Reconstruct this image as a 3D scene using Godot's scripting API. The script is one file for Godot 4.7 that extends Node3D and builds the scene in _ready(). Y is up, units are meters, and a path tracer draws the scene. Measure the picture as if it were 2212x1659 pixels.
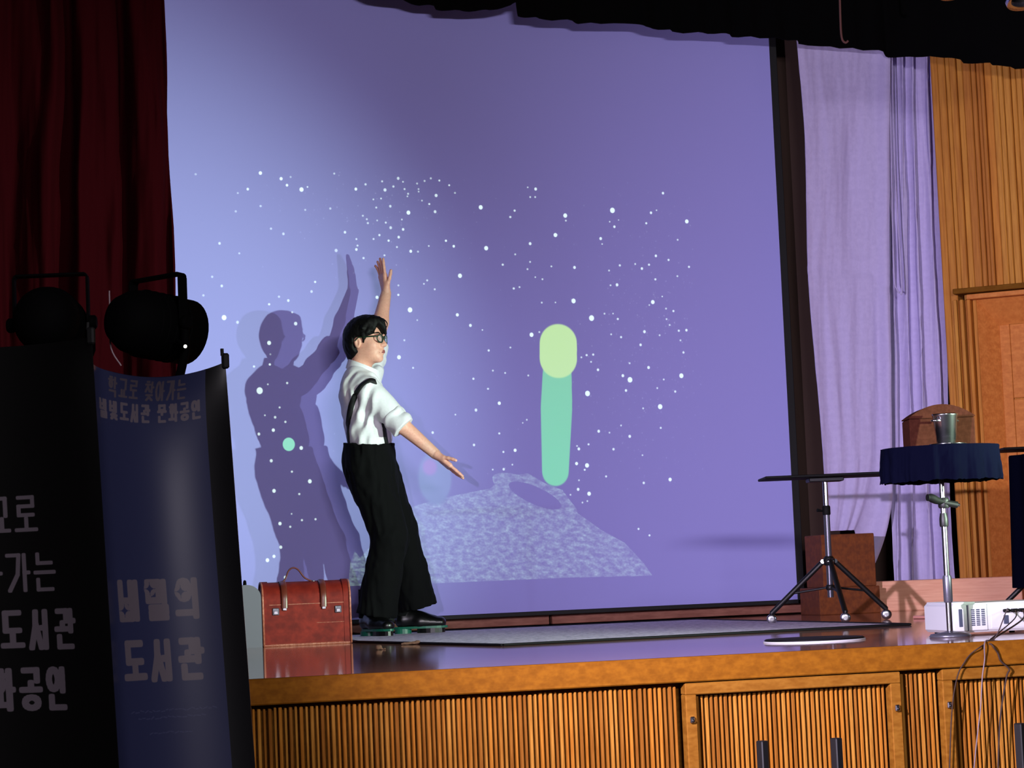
extends Node3D
# A dark school hall: a performer on a stage in front of a projection screen.
# Axes: x runs along the stage edge, y is up from the stage floor, z runs towards the audience.

const FOCAL := 5000.0
const HALL_FLOOR := -0.95
const LIP_Z := -7.25
const SCREEN_Z := -12.65
const PLANET := [[523, 1426], [530, 1374], [541, 1348], [553, 1364], [577, 1339], [634, 1267], [693, 1248], [775, 1230], [863, 1216], [892, 1191], [953, 1184], [996, 1210], [1034, 1225], [1055, 1255], [1060, 1274], [1125, 1322], [1179, 1353], [1222, 1401], [1243, 1432], [1008, 1428], [789, 1429]]
const STARS := [355,482,41,10, 402,495,38,10, 415,510,32,10, 448,520,50,10, 462,514,23,8, 325,519,32,9, 302,528,26,4, 208,485,29,3, 424,491,26,4, 525,483,26,6, 353,558,29,5, 296,570,29,4, 455,567,26,5, 513,564,29,5, 375,610,29,5, 403,622,32,6, 257,643,32,7, 301,666,26,5, 574,519,35,10, 597,508,29,7, 636,501,26,7, 642,521,38,8, 674,494,35,7, 662,513,29,7, 685,502,23,7, 688,519,26,7, 696,530,26,7, 694,536,23,6, 718,506,26,5, 721,519,23,6, 721,525,23,6, 736,500,26,6, 751,494,26,6, 771,499,26,8, 762,534,38,8, 794,510,26,8, 807,528,26,5, 745,554,26,9, 728,546,23,6, 695,574,47,10, 758,572,35,8, 653,559,32,7, 620,562,26,7, 632,541,23,8, 614,543,23,7, 588,581,26,6, 597,589,26,6, 599,598,29,6, 621,592,23,6, 641,597,26,8, 679,590,23,7, 652,609,35,7, 681,613,32,9, 625,626,29,8, 670,631,32,9, 646,639,29,9, 611,635,26,7, 571,635,26,7, 545,619,32,8, 570,659,32,9, 573,650,26,7, 523,661,38,6, 586,679,29,7, 635,673,26,7, 665,654,26,7, 697,664,35,10, 714,665,26,6, 740,652,23,7, 781,640,29,10, 799,653,32,10, 811,722,50,10, 733,732,26,7, 725,740,23,7, 750,753,26,7, 664,765,29,8, 614,770,38,9, 665,743,26,5, 690,800,56,10, 801,813,38,10, 706,824,23,5, 674,870,26,6, 660,909,47,9, 692,934,26,7, 262,812,56,10, 292,823,35,6, 216,837,29,5, 259,740,32,7, 238,719,29,5, 217,761,29,5, 472,733,29,8, 463,755,32,6, 409,775,32,8, 365,783,29,8, 388,766,29,5, 417,802,26,7, 424,828,41,9, 362,871,47,10, 362,920,29,10, 364,897,23,4, 326,924,29,7, 867,562,50,10, 1001,519,36,9, 982,515,21,7, 987,538,25,7, 999,538,25,7, 948,570,29,8, 937,585,29,8, 1070,582,50,10, 1071,594,25,7, 1186,570,61,10, 1313,529,32,9, 1281,576,32,9, 1295,570,21,7, 1268,601,29,8, 1369,597,47,10, 1189,609,32,9, 1178,597,21,7, 1200,593,18,6, 1044,628,47,10, 982,648,36,9, 876,658,50,10, 1154,637,36,9, 1157,650,21,7, 945,673,25,7, 980,691,25,7, 914,697,29,8, 973,708,25,7, 1031,702,25,7, 1087,705,36,9, 1198,701,29,8, 1236,698,25,7, 1252,709,32,9, 1270,700,29,8, 1171,713,25,7, 1288,679,32,9, 1319,689,29,8, 1369,706,29,8, 1344,641,25,7, 1339,728,25,7, 1189,747,36,9, 1173,748,25,7, 1284,735,29,8, 991,727,21,7, 1008,732,25,7, 938,753,29,8, 952,750,25,7, 1081,784,54,10, 1004,787,25,7, 1037,787,21,7, 1275,789,47,10, 1266,796,21,7, 1299,776,21,7, 1325,811,29,8, 1307,805,25,7, 1123,825,64,10, 1155,815,25,7, 1176,815,21,7, 1187,828,29,8, 1307,830,25,7, 1314,844,25,7, 1336,858,29,8, 1355,857,32,9, 1251,859,36,9, 1169,864,25,7, 1193,871,29,8, 1288,868,25,7, 1339,881,25,7, 1240,890,32,9, 976,862,50,10, 995,856,25,7, 831,838,36,9, 859,849,21,7, 924,891,25,7, 872,897,29,8, 880,944,25,7, 909,950,25,7, 964,957,25,7, 833,962,29,8, 1133,947,32,9, 1123,911,29,8, 1107,912,29,8, 1094,917,25,7, 1117,928,25,7, 1345,910,29,8, 1211,933,25,7, 1257,944,36,9, 1193,962,36,9, 1210,972,61,10, 1199,997,32,9, 1293,973,25,7, 1337,965,54,10, 1276,993,25,7, 1320,1002,29,8, 1281,1037,57,10, 1239,1040,25,7, 1105,1002,61,10, 892,1020,36,9, 836,1035,32,9, 867,986,25,7, 866,986,23,7, 892,1020,38,10, 836,1034,31,8, 787,1044,23,7, 889,1090,27,8, 732,1084,31,8, 828,1115,31,8, 897,1133,27,8, 925,1130,38,10, 917,1163,23,7, 896,1173,31,8, 870,1173,23,7, 956,1060,23,7, 946,1067,19,7, 1128,1091,35,9, 1154,1095,23,7, 1203,1105,35,9, 1183,1079,23,7, 1162,1134,31,8, 1078,1131,35,9, 1102,1121,27,8, 1074,1124,23,7, 1071,1165,38,10, 1096,1170,50,10, 1090,1180,27,8, 1075,1204,23,7, 1141,1197,27,8, 1232,1215,31,8, 1098,1236,46,10, 1072,1225,35,9, 1053,1237,23,7, 1081,1256,23,7, 1093,1253,23,7, 1214,1322,27,8, 1240,1338,27,8, 1232,1150,23,7, 1280,1087,27,8, 1297,1209,42,10, 399,1102,141,10, 427,1111,43,10, 358,1138,37,9, 404,1164,28,8, 444,1187,46,10, 362,1206,43,10, 419,1215,28,8, 400,1259,21,7, 373,1280,40,10, 396,1288,28,8, 423,1274,28,8, 373,1333,37,9, 357,1353,37,9, 342,1361,43,10, 381,1401,37,9, 454,1273,28,8, 337,979,73,10, 381,1018,26,8, 370,1040,31,8, 393,1051,29,8, 365,1069,39,10, 332,1077,34,9, 347,1035,23,7, 356,965,23,7, 400,963,29,8]
var eye := Vector3(0, 0.285, 0)
var cam_f: Vector3
var cam_r: Vector3
var cam_u: Vector3
var side_h: Vector3
var fwd_h: Vector3
var M := {}
var taken := {}
var rng := RandomNumberGenerator.new()

# ------------------------------------------------------------------ mesh helpers
class MB:
	var st := SurfaceTool.new()
	func _init():
		st.begin(Mesh.PRIMITIVE_TRIANGLES)
		st.set_smooth_group(-1)
	func smooth(on: bool) -> MB:
		st.set_smooth_group(0 if on else -1)
		return self
	func v(p: Vector3, uv = null):
		if uv != null:
			st.set_uv(uv)
		st.add_vertex(p)
	func tri(a, b, c, ua = null, ub = null, uc = null):
		v(a, ua)
		v(c, uc)
		v(b, ub)
	func quad(a, b, c, d, ua = null, ub = null, uc = null, ud = null):
		tri(a, b, c, ua, ub, uc)
		tri(a, c, d, ua, uc, ud)
	func out_tri(a: Vector3, b: Vector3, c: Vector3, m: Vector3):
		if (b - a).cross(c - a).dot((a + b + c) / 3.0 - m) < 0.0:
			tri(a, c, b)
		else:
			tri(a, b, c)
	func out_quad(a, b, c, d, m):
		out_tri(a, b, c, m)
		out_tri(a, c, d, m)
	func box(c: Vector3, s: Vector3, t := Transform3D.IDENTITY, bev := 0.003) -> MB:
		st.set_smooth_group(-1)
		var h := s * 0.5
		var e: float = minf(bev, minf(h.x, minf(h.y, h.z)) * 0.8)
		var m: Vector3 = t * c
		var P := func(sx, sy, sz, ax) -> Vector3:
			var q := Vector3(sx * (h.x - (0.0 if ax == 0 else e)), sy * (h.y - (0.0 if ax == 1 else e)), sz * (h.z - (0.0 if ax == 2 else e)))
			return t * (c + q)
		for s1 in [-1.0, 1.0]:
			out_quad(P.call(s1, -1, -1, 0), P.call(s1, 1, -1, 0), P.call(s1, 1, 1, 0), P.call(s1, -1, 1, 0), m)
			out_quad(P.call(-1, s1, -1, 1), P.call(1, s1, -1, 1), P.call(1, s1, 1, 1), P.call(-1, s1, 1, 1), m)
			out_quad(P.call(-1, -1, s1, 2), P.call(1, -1, s1, 2), P.call(1, 1, s1, 2), P.call(-1, 1, s1, 2), m)
			if e > 0.0:
				for s2 in [-1.0, 1.0]:
					out_quad(P.call(s1, s2, -1, 0), P.call(s1, s2, 1, 0), P.call(s1, s2, 1, 1), P.call(s1, s2, -1, 1), m)
					out_quad(P.call(s1, -1, s2, 0), P.call(s1, 1, s2, 0), P.call(s1, 1, s2, 2), P.call(s1, -1, s2, 2), m)
					out_quad(P.call(-1, s1, s2, 1), P.call(1, s1, s2, 1), P.call(1, s1, s2, 2), P.call(-1, s1, s2, 2), m)
					for s3 in [-1.0, 1.0]:
						out_tri(P.call(s1, s2, s3, 0), P.call(s1, s2, s3, 1), P.call(s1, s2, s3, 2), m)
		return self
	func lathe(prof: Array, n := 24, t := Transform3D.IDENTITY, wob = null, capped := true) -> MB:
		st.set_smooth_group(0)
		var P := func(i, j) -> Vector3:
			var a := TAU * float(i % n) / n
			var r: float = prof[j].x
			if wob != null:
				r = wob.call(a, r, j)
			return t * Vector3(r * cos(a), prof[j].y, r * sin(a))
		for j in prof.size() - 1:
			for i in n:
				quad(P.call(i, j), P.call(i, j + 1), P.call(i + 1, j + 1), P.call(i + 1, j))
		if capped:
			st.set_smooth_group(-1)
			for e in [0, prof.size() - 1]:
				if prof[e].x < 0.0005:
					continue
				var c: Vector3 = t * Vector3(0, prof[e].y, 0)
				for i in n:
					if e == 0:
						tri(c, P.call(i, e), P.call(i + 1, e))
					else:
						tri(c, P.call(i + 1, e), P.call(i, e))
		return self
	func tube(pts: Array, rad, n := 8, flat := 1.0, ref := Vector3.UP) -> MB:
		st.set_smooth_group(0)
		var rings := []
		var N := Vector3.ZERO
		for i in pts.size():
			var T: Vector3 = (pts[mini(i + 1, pts.size() - 1)] - pts[maxi(i - 1, 0)]).normalized()
			if i == 0:
				N = ref - T * ref.dot(T)
				if N.length() < 0.05:
					N = Vector3.RIGHT - T * T.x
			else:
				N = N - T * N.dot(T)
			N = N.normalized()
			var Bn := T.cross(N)
			var r: float = rad[i] if rad is Array else rad
			var ring := []
			for k in n:
				var a := TAU * k / n
				ring.append(pts[i] + N * cos(a) * r * flat + Bn * sin(a) * r)
			rings.append(ring)
		for i in pts.size() - 1:
			for k in n:
				var k2 := (k + 1) % n
				quad(rings[i][k], rings[i][k2], rings[i + 1][k2], rings[i + 1][k])
		st.set_smooth_group(-1)
		for k in n:
			var k2 := (k + 1) % n
			tri(pts[0], rings[0][k2], rings[0][k])
			tri(pts[-1], rings[-1][k], rings[-1][k2])
		return self
	func prism(poly: PackedVector2Array, h: float, t := Transform3D.IDENTITY) -> MB:
		# polygon in (x, z) of t, raised from 0 to h along y
		st.set_smooth_group(-1)
		var idx := Geometry2D.triangulate_polygon(poly)
		var m := Vector3.ZERO
		for p in poly:
			m += Vector3(p.x, h * 0.5, p.y) / poly.size()
		var lo := func(p) -> Vector3: return t * Vector3(p.x, 0, p.y)
		var hi := func(p) -> Vector3: return t * Vector3(p.x, h, p.y)
		var cm: Vector3 = t * m
		var up: Vector3 = t.basis.y * signf(h)
		for k in range(0, idx.size(), 3):
			var a: Vector2 = poly[idx[k]]
			var b: Vector2 = poly[idx[k + 1]]
			var c: Vector2 = poly[idx[k + 2]]
			var mid: Vector3 = (hi.call(a) + hi.call(b) + hi.call(c)) / 3.0
			out_tri(hi.call(a), hi.call(b), hi.call(c), mid - up)
			mid = (lo.call(a) + lo.call(b) + lo.call(c)) / 3.0
			out_tri(lo.call(a), lo.call(b), lo.call(c), mid + up)
		var ccw := not Geometry2D.is_polygon_clockwise(poly)
		for k in poly.size():
			var a: Vector2 = poly[k]
			var b: Vector2 = poly[(k + 1) % poly.size()]
			var nrm: Vector3 = t.basis * Vector3(b.y - a.y, 0, a.x - b.x) * (1.0 if ccw else -1.0)
			var q: Vector3 = (lo.call(a) + hi.call(b)) * 0.5 - nrm
			out_quad(lo.call(a), lo.call(b), hi.call(b), hi.call(a), q)
		return self
	func sheet(fn: Callable, nu: int, nv: int, thick := 0.0) -> MB:
		# fn(u, v) -> point; u to the right, v downwards as seen from the front
		st.set_smooth_group(0)
		var g := []
		for j in nv + 1:
			var row := []
			for i in nu + 1:
				row.append(fn.call(float(i) / nu, float(j) / nv))
			g.append(row)
		for j in nv:
			for i in nu:
				var u0 := float(i) / nu
				var u1 := float(i + 1) / nu
				var v0 := float(j) / nv
				var v1 := float(j + 1) / nv
				quad(g[j + 1][i], g[j + 1][i + 1], g[j][i + 1], g[j][i], Vector2(u0, v1), Vector2(u1, v1), Vector2(u1, v0), Vector2(u0, v0))
		if thick > 0.0:
			st.set_smooth_group(1)
			var w := []
			for j in nv + 1:
				var row := []
				for i in nu + 1:
					var du: Vector3 = g[j][mini(i + 1, nu)] - g[j][maxi(i - 1, 0)]
					var dv: Vector3 = g[mini(j + 1, nv)][i] - g[maxi(j - 1, 0)][i]
					row.append(g[j][i] - dv.cross(du).normalized() * thick)
				w.append(row)
			var z := Vector2.ZERO
			for j in nv:
				for i in nu:
					quad(w[j][i], w[j][i + 1], w[j + 1][i + 1], w[j + 1][i], z, z, z, z)
			st.set_smooth_group(-1)
			for i in nu:
				quad(g[0][i], g[0][i + 1], w[0][i + 1], w[0][i], z, z, z, z)
				quad(g[nv][i + 1], g[nv][i], w[nv][i], w[nv][i + 1], z, z, z, z)
			for j in nv:
				quad(g[j + 1][0], g[j][0], w[j][0], w[j + 1][0], z, z, z, z)
				quad(g[j][nu], g[j + 1][nu], w[j + 1][nu], w[j][nu], z, z, z, z)
		return self
	func done() -> ArrayMesh:
		st.generate_normals()
		st.index()
		return st.commit()

# distance field on a grid, meshed as surface nets
class Sdf:
	var o: Vector3
	var c: float
	var nx: int
	var ny: int
	var nz: int
	var f: PackedFloat32Array
	func _init(lo: Vector3, hi: Vector3, cell: float):
		o = lo
		c = cell
		nx = int((hi.x - lo.x) / cell) + 2
		ny = int((hi.y - lo.y) / cell) + 2
		nz = int((hi.z - lo.z) / cell) + 2
		f.resize(nx * ny * nz)
		f.fill(1.0)
	func span(lo: Vector3, hi: Vector3) -> Array:
		var a := ((lo - o) / c).floor()
		var b := ((hi - o) / c).ceil()
		return [maxi(0, int(a.x)), mini(nx - 1, int(b.x)), maxi(0, int(a.y)), mini(ny - 1, int(b.y)), maxi(0, int(a.z)), mini(nz - 1, int(b.z))]
	func mixin(i: int, d: float, k: float, cut: bool):
		var e: float = f[i]
		if cut:
			var h := clampf(0.5 - 0.5 * (e + d) / k, 0.0, 1.0)
			f[i] = lerpf(e, -d, h) + k * h * (1.0 - h)
		else:
			var h := clampf(0.5 + 0.5 * (e - d) / k, 0.0, 1.0)
			f[i] = lerpf(e, d, h) - k * h * (1.0 - h)
	func cap(a: Vector3, b: Vector3, ra: float, rb: float, k := 0.02, zs := 1.0, flat_end := false, cut := false):
		var r := maxf(ra, rb)
		var pad := Vector3(r, r, r / zs) + Vector3.ONE * (k + 2.0 * c)
		var s := span(Vector3(minf(a.x, b.x), minf(a.y, b.y), minf(a.z, b.z)) - pad, Vector3(maxf(a.x, b.x), maxf(a.y, b.y), maxf(a.z, b.z)) + pad)
		var ba := b - a
		var dir := ba.normalized()
		ba.z *= zs
		var bb := maxf(ba.dot(ba), 1e-9)
		for z in range(s[4], s[5] + 1):
			for y in range(s[2], s[3] + 1):
				var i: int = (z * ny + y) * nx + s[0]
				for x in range(s[0], s[1] + 1):
					var p := o + Vector3(x, y, z) * c
					var pa := p - a
					pa.z *= zs
					var h := clampf(pa.dot(ba) / bb, 0.0, 1.0)
					var d := (pa - ba * h).length() - lerpf(ra, rb, h)
					if flat_end:
						d = maxf(d, (p - b).dot(dir))
					mixin(i, d, k, cut)
					i += 1
	func ell(m: Vector3, r: Vector3, bs := Basis.IDENTITY, k := 0.02, cut := false):
		var R := maxf(r.x, maxf(r.y, r.z)) + k + 2.0 * c
		var s := span(m - Vector3.ONE * R, m + Vector3.ONE * R)
		var inv := bs.transposed()
		for z in range(s[4], s[5] + 1):
			for y in range(s[2], s[3] + 1):
				var i: int = (z * ny + y) * nx + s[0]
				for x in range(s[0], s[1] + 1):
					var q := inv * (o + Vector3(x, y, z) * c - m)
					var k0 := (q / r).length()
					var k1 := (q / (r * r)).length()
					mixin(i, k0 * (k0 - 1.0) / maxf(k1, 1e-5), k, cut)
					i += 1
	func bend(fn: Callable, near := 0.03):
		for z in nz:
			for y in ny:
				var i: int = (z * ny + y) * nx
				for x in nx:
					if absf(f[i]) < near:
						f[i] += fn.call(o + Vector3(x, y, z) * c)
					i += 1
	func at(p: Vector3) -> float:
		var q := (p - o) / c
		var x := clampi(int(q.x), 0, nx - 2)
		var y := clampi(int(q.y), 0, ny - 2)
		var z := clampi(int(q.z), 0, nz - 2)
		var t := q - Vector3(x, y, z)
		var i := (z * ny + y) * nx + x
		var a := lerpf(lerpf(f[i], f[i + 1], t.x), lerpf(f[i + nx], f[i + nx + 1], t.x), t.y)
		var j := i + nx * ny
		var b := lerpf(lerpf(f[j], f[j + 1], t.x), lerpf(f[j + nx], f[j + nx + 1], t.x), t.y)
		return lerpf(a, b, t.z)
	func add_to(mesh: ArrayMesh):
		var vid := PackedInt32Array()
		vid.resize(nx * ny * nz)
		vid.fill(-1)
		var vs := PackedVector3Array()
		var off := [0, 1, nx, nx + 1, nx * ny, nx * ny + 1, nx * ny + nx, nx * ny + nx + 1]
		var edges := [[0, 1], [2, 3], [4, 5], [6, 7], [0, 2], [1, 3], [4, 6], [5, 7], [0, 4], [1, 5], [2, 6], [3, 7]]
		var lim := c * 2.5
		for z in nz - 1:
			for y in ny - 1:
				var i: int = (z * ny + y) * nx - 1
				for x in nx - 1:
					i += 1
					var e: float = f[i]
					if e > lim or e < -lim:
						continue
					var neg := 0
					for q in 8:
						if f[i + off[q]] < 0.0:
							neg += 1
					if neg == 0 or neg == 8:
						continue
					var sum := Vector3.ZERO
					var n := 0
					for ed in edges:
						var a: float = f[i + off[ed[0]]]
						var b: float = f[i + off[ed[1]]]
						if (a < 0.0) != (b < 0.0):
							var t := a / (a - b)
							var pa := Vector3(ed[0] & 1, (ed[0] >> 1) & 1, ed[0] >> 2)
							var pb := Vector3(ed[1] & 1, (ed[1] >> 1) & 1, ed[1] >> 2)
							sum += pa.lerp(pb, t)
							n += 1
					vid[i] = vs.size()
					vs.append(o + (Vector3(x, y, z) + sum / n) * c)
		var ids := PackedInt32Array()
		var ns := PackedVector3Array()
		ns.resize(vs.size())
		var steps := [1, nx, nx * ny]
		for z in range(1, nz - 1):
			for y in range(1, ny - 1):
				var i: int = (z * ny + y) * nx
				for x in range(1, nx - 1):
					i += 1
					var e: float = f[i]
					if e > lim or e < -lim:
						continue
					for ax in 3:
						var e2: float = f[i + steps[ax]]
						if (e < 0.0) == (e2 < 0.0):
							continue
						var u: int = steps[(ax + 1) % 3]
						var w: int = steps[(ax + 2) % 3]
						var a := vid[i - u - w]
						var b := vid[i - w]
						var d := vid[i]
						var g := vid[i - u]
						if a < 0 or b < 0 or d < 0 or g < 0:
							continue
						var nrm := (vs[d] - vs[a]).cross(vs[g] - vs[b])
						if e < 0.0:
							ids.append_array([a, d, b, a, g, d])
						else:
							ids.append_array([a, b, d, a, d, g])
							nrm = -nrm
						for q in [a, b, d, g]:
							ns[q] += nrm
		for q in ns.size():
			ns[q] = ns[q].normalized()
		var arr := []
		arr.resize(Mesh.ARRAY_MAX)
		arr[Mesh.ARRAY_VERTEX] = vs
		arr[Mesh.ARRAY_NORMAL] = ns
		arr[Mesh.ARRAY_INDEX] = ids
		mesh.add_surface_from_arrays(Mesh.PRIMITIVE_TRIANGLES, arr)

# ------------------------------------------------------------------ scene helpers
func numbered(called: String) -> String:
	if not taken.has(called):
		taken[called] = 0
		return called
	taken[called] += 1
	return "%s_%03d" % [called, taken[called]]

func tag(o: Node, label: String, category: String, group := "", kind := ""):
	o.set_meta("label", label)
	o.set_meta("category", category)
	if group != "":
		o.set_meta("group", group)
	if kind != "":
		o.set_meta("kind", kind)

func thing(called: String, label: String, category: String, t := Transform3D.IDENTITY, group := "") -> Node3D:
	var o := Node3D.new()
	o.name = numbered(called)
	add_child(o)
	o.transform = t
	tag(o, label, category, group)
	return o

func part(parent: Node, called: String, mesh: Mesh, mat: Material, label := "") -> MeshInstance3D:
	var o := MeshInstance3D.new()
	o.name = called if parent != self else numbered(called)
	o.mesh = mesh
	for k in mesh.get_surface_count():
		o.set_surface_override_material(k, mat)
	parent.add_child(o, true)
	if label != "":
		o.set_meta("label", label)
	return o

func struct(called: String, mesh: Mesh, mat: Material, label: String, category: String) -> MeshInstance3D:
	var o := part(self, called, mesh, mat)
	tag(o, label, category, "", "structure")
	return o

func at(px: float, py: float, depth: float) -> Vector3:
	return eye + (cam_f + cam_r * (px - 1106.0) / FOCAL + cam_u * (829.5 - py) / FOCAL) * depth

func on_floor(px: float, py: float) -> Vector3:
	var d := cam_f + cam_r * (px - 1106.0) / FOCAL + cam_u * (829.5 - py) / FOCAL
	return eye + d * (-eye.y / d.y)

func stand(p: Vector3, turn := 0.0) -> Transform3D:
	return Transform3D(Basis(Vector3.UP, turn), p)

func axis_t(from: Vector3, to: Vector3) -> Transform3D:
	# y axis runs from one point to the other
	var y := (to - from).normalized()
	var x := Vector3.RIGHT - y * y.x
	if x.length() < 0.1:
		x = Vector3.BACK - y * y.z
	x = x.normalized()
	return Transform3D(Basis(x, y, x.cross(y)), from)

func curve(pts: Array, n := 8) -> Array:
	# Catmull-Rom through the points
	var r := []
	for i in pts.size() - 1:
		var p0 = pts[maxi(i - 1, 0)]
		var p1 = pts[i]
		var p2 = pts[i + 1]
		var p3 = pts[mini(i + 2, pts.size() - 1)]
		for k in n:
			r.append(p1.cubic_interpolate(p2, p0, p3, float(k) / n))
	r.append(pts[-1])
	return r

# ------------------------------------------------------------------ materials
func mat(col: Color, rough := 0.7, metal := 0.0, spec := 0.5) -> StandardMaterial3D:
	var m := StandardMaterial3D.new()
	m.albedo_color = col
	m.roughness = rough
	m.metallic = metal
	m.metallic_specular = spec
	return m

func tex(img: Image) -> ImageTexture:
	return ImageTexture.create_from_image(img)

func grain_image(a: Color, b: Color, seed_: int, fx: float, fy: float, size := 384, contrast := 1.0) -> Image:
	var n := FastNoiseLite.new()
	n.seed = seed_
	n.noise_type = FastNoiseLite.TYPE_SIMPLEX
	n.fractal_octaves = 3
	n.frequency = 1.0
	var img := Image.create(size, size, false, Image.FORMAT_RGB8)
	for y in size:
		# fold the noise over the edges so that the tile repeats
		var v := absf(float(y) / size * 2.0 - 1.0)
		for x in size:
			var u := absf(float(x) / size * 2.0 - 1.0)
			var t := n.get_noise_2d(u * fx, v * fy) * 0.65 + n.get_noise_2d(u * fx * 3.1 + 40.0, v * fy * 1.7) * 0.35
			img.set_pixel(x, y, a.lerp(b, clampf(0.5 + t * contrast, 0.0, 1.0)))
	return img

func grained(a: Color, b: Color, seed_: int, fx: float, fy: float, scale: float, rough := 0.5, contrast := 1.0) -> StandardMaterial3D:
	var m := mat(Color.WHITE, rough)
	m.albedo_texture = tex(grain_image(a, b, seed_, fx, fy, 384, contrast))
	m.uv1_triplanar = true
	m.uv1_world_triplanar = true
	m.uv1_scale = Vector3.ONE * scale
	return m

func tinted(m: StandardMaterial3D, col: Color) -> StandardMaterial3D:
	var k := m.duplicate() as StandardMaterial3D
	k.albedo_color = col
	return k

func make_materials():
	M.deck = grained(Color(0.68, 0.49, 0.42), Color(0.55, 0.37, 0.31), 3, 1.5, 22.0, 1.2, 0.07)
	M.deck.metallic_specular = 1.0
	M.lip = grained(Color(0.48, 0.295, 0.05), Color(0.41, 0.24, 0.03), 5, 4.0, 9.0, 1.5, 0.72)
	M.frame = grained(Color(0.50, 0.33, 0.10), Color(0.43, 0.265, 0.06), 8, 3.0, 10.0, 1.6, 0.72)
	M.slat = grained(Color(0.64, 0.45, 0.18), Color(0.52, 0.33, 0.10), 9, 30.0, 1.5, 1.5, 0.7)
	for k in ["lip", "frame", "slat"]:
		M[k].metallic_specular = 0.2
	M.slats = [M.slat, tinted(M.slat, Color(0.93, 0.88, 0.82)), tinted(M.slat, Color(0.84, 0.78, 0.72)), tinted(M.slat, Color(1.0, 0.94, 0.84))]
	M.board = grained(Color(0.84, 0.59, 0.22), Color(0.72, 0.46, 0.14), 12, 26.0, 1.2, 1.1, 0.72)
	M.boards = [M.board, tinted(M.board, Color(0.96, 0.92, 0.88)), tinted(M.board, Color(0.91, 0.84, 0.78)), tinted(M.board, Color(1.0, 0.95, 0.88))]
	M.door = grained(Color(0.86, 0.55, 0.25), Color(0.75, 0.43, 0.16), 15, 7.0, 9.0, 1.3, 0.72, 0.8)
	M.step = grained(Color(0.97, 0.74, 0.60), Color(0.92, 0.66, 0.53), 17, 2.0, 22.0, 1.2, 0.7)
	M.brown_box = grained(Color(0.48, 0.24, 0.05), Color(0.39, 0.18, 0.03), 19, 5.0, 5.0, 1.6, 0.8)
	M.base = grained(Color(0.62, 0.40, 0.33), Color(0.52, 0.31, 0.25), 21, 2.0, 14.0, 1.2, 0.7)
	M.wall = mat(Color(0.26, 0.19, 0.16), 0.9)
	M.hall = mat(Color(0.16, 0.15, 0.16), 0.9)
	M.black = mat(Color(0.018, 0.018, 0.02), 0.7, 0.0, 0.3)
	M.black_cloth = mat(Color(0.012, 0.012, 0.014), 0.95, 0.0, 0.2)
	M.black_metal = mat(Color(0.02, 0.02, 0.024), 0.5)
	M.lamp_black = mat(Color(0.008, 0.008, 0.009), 0.8, 0.0, 0.12)
	M.chrome = mat(Color(0.72, 0.72, 0.75), 0.22, 1.0)
	M.steel = mat(Color(0.80, 0.80, 0.82), 0.2, 1.0)
	M.grey_metal = mat(Color(0.36, 0.36, 0.40), 0.35, 0.6)
	M.border = mat(Color(0.02, 0.02, 0.03), 0.7)
	M.velvet = mat(Color(0.145, 0.008, 0.022), 0.9, 0.0, 0.1)
	M.white_cloth = grained(Color(0.80, 0.76, 0.93), Color(0.74, 0.70, 0.88), 23, 5.0, 5.0, 2.0, 0.9, 0.6)
	M.white_cloth.backlight_enabled = true
	M.white_cloth.backlight = Color(0.10, 0.09, 0.12)
	M.shirt = grained(Color(0.91, 0.90, 0.93), Color(0.86, 0.85, 0.88), 25, 6.0, 6.0, 4.0, 0.8, 0.6)
	M.trousers = grained(Color(0.030, 0.029, 0.036), Color(0.020, 0.020, 0.025), 27, 20.0, 20.0, 4.0, 0.9)
	M.trousers.metallic_specular = 0.25
	M.skin = grained(Color(0.90, 0.68, 0.60), Color(0.84, 0.60, 0.53), 29, 5.0, 5.0, 5.0, 0.5, 0.7)
	M.skin.subsurf_scatter_enabled = true
	M.skin.subsurf_scatter_strength = 0.15
	M.hair = mat(Color(0.014, 0.012, 0.013), 0.6, 0.0, 0.3)
	M.lips = mat(Color(0.55, 0.27, 0.27), 0.5)
	M.shoe = mat(Color(0.02, 0.02, 0.022), 0.3)
	M.sole = mat(Color(0.05, 0.36, 0.28), 0.4)
	M.strap = mat(Color(0.012, 0.012, 0.02), 0.7)
	M.spectacle = mat(Color(0.10, 0.20, 0.14), 0.3)
	M.lens = mat(Color(0.75, 0.85, 0.85, 0.18), 0.02)
	M.lens.transparency = BaseMaterial3D.TRANSPARENCY_ALPHA
	M.leather = grained(Color(0.50, 0.135, 0.095), Color(0.37, 0.08, 0.06), 31, 2.5, 4.0, 1.6, 0.6, 0.9)
	M.leather.metallic_specular = 0.3
	M.leather_edge = grained(Color(0.72, 0.46, 0.38), Color(0.50, 0.22, 0.16), 33, 9.0, 9.0, 3.0, 0.45)
	M.strap_leather = mat(Color(0.36, 0.14, 0.10), 0.35)
	M.grey_case = mat(Color(0.36, 0.35, 0.40), 0.6)
	M.navy = mat(Color(0.016, 0.02, 0.075), 0.85, 0.0, 0.08)
	M.mat_cloth = grained(Color(0.92, 0.88, 0.94), Color(0.62, 0.58, 0.66), 35, 9.0, 14.0, 0.9, 0.6, 1.3)
	M.white_plastic = mat(Color(0.74, 0.75, 0.76), 0.35)
	M.vent = mat(Color(0.20, 0.22, 0.30), 0.6)
	M.cable = mat(Color(0.16, 0.08, 0.03), 0.8)
	M.grey_cable = mat(Color(0.42, 0.36, 0.38), 0.6)
	M.chest = grained(Color(0.21, 0.105, 0.075), Color(0.17, 0.08, 0.055), 37, 6.0, 6.0, 3.0, 0.95)
	M.chest.metallic_specular = 0.1
	M.wand = mat(Color(0.80, 0.55, 0.50), 0.4)
	M.scrap = mat(Color(0.34, 0.22, 0.17), 0.9)
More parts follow.
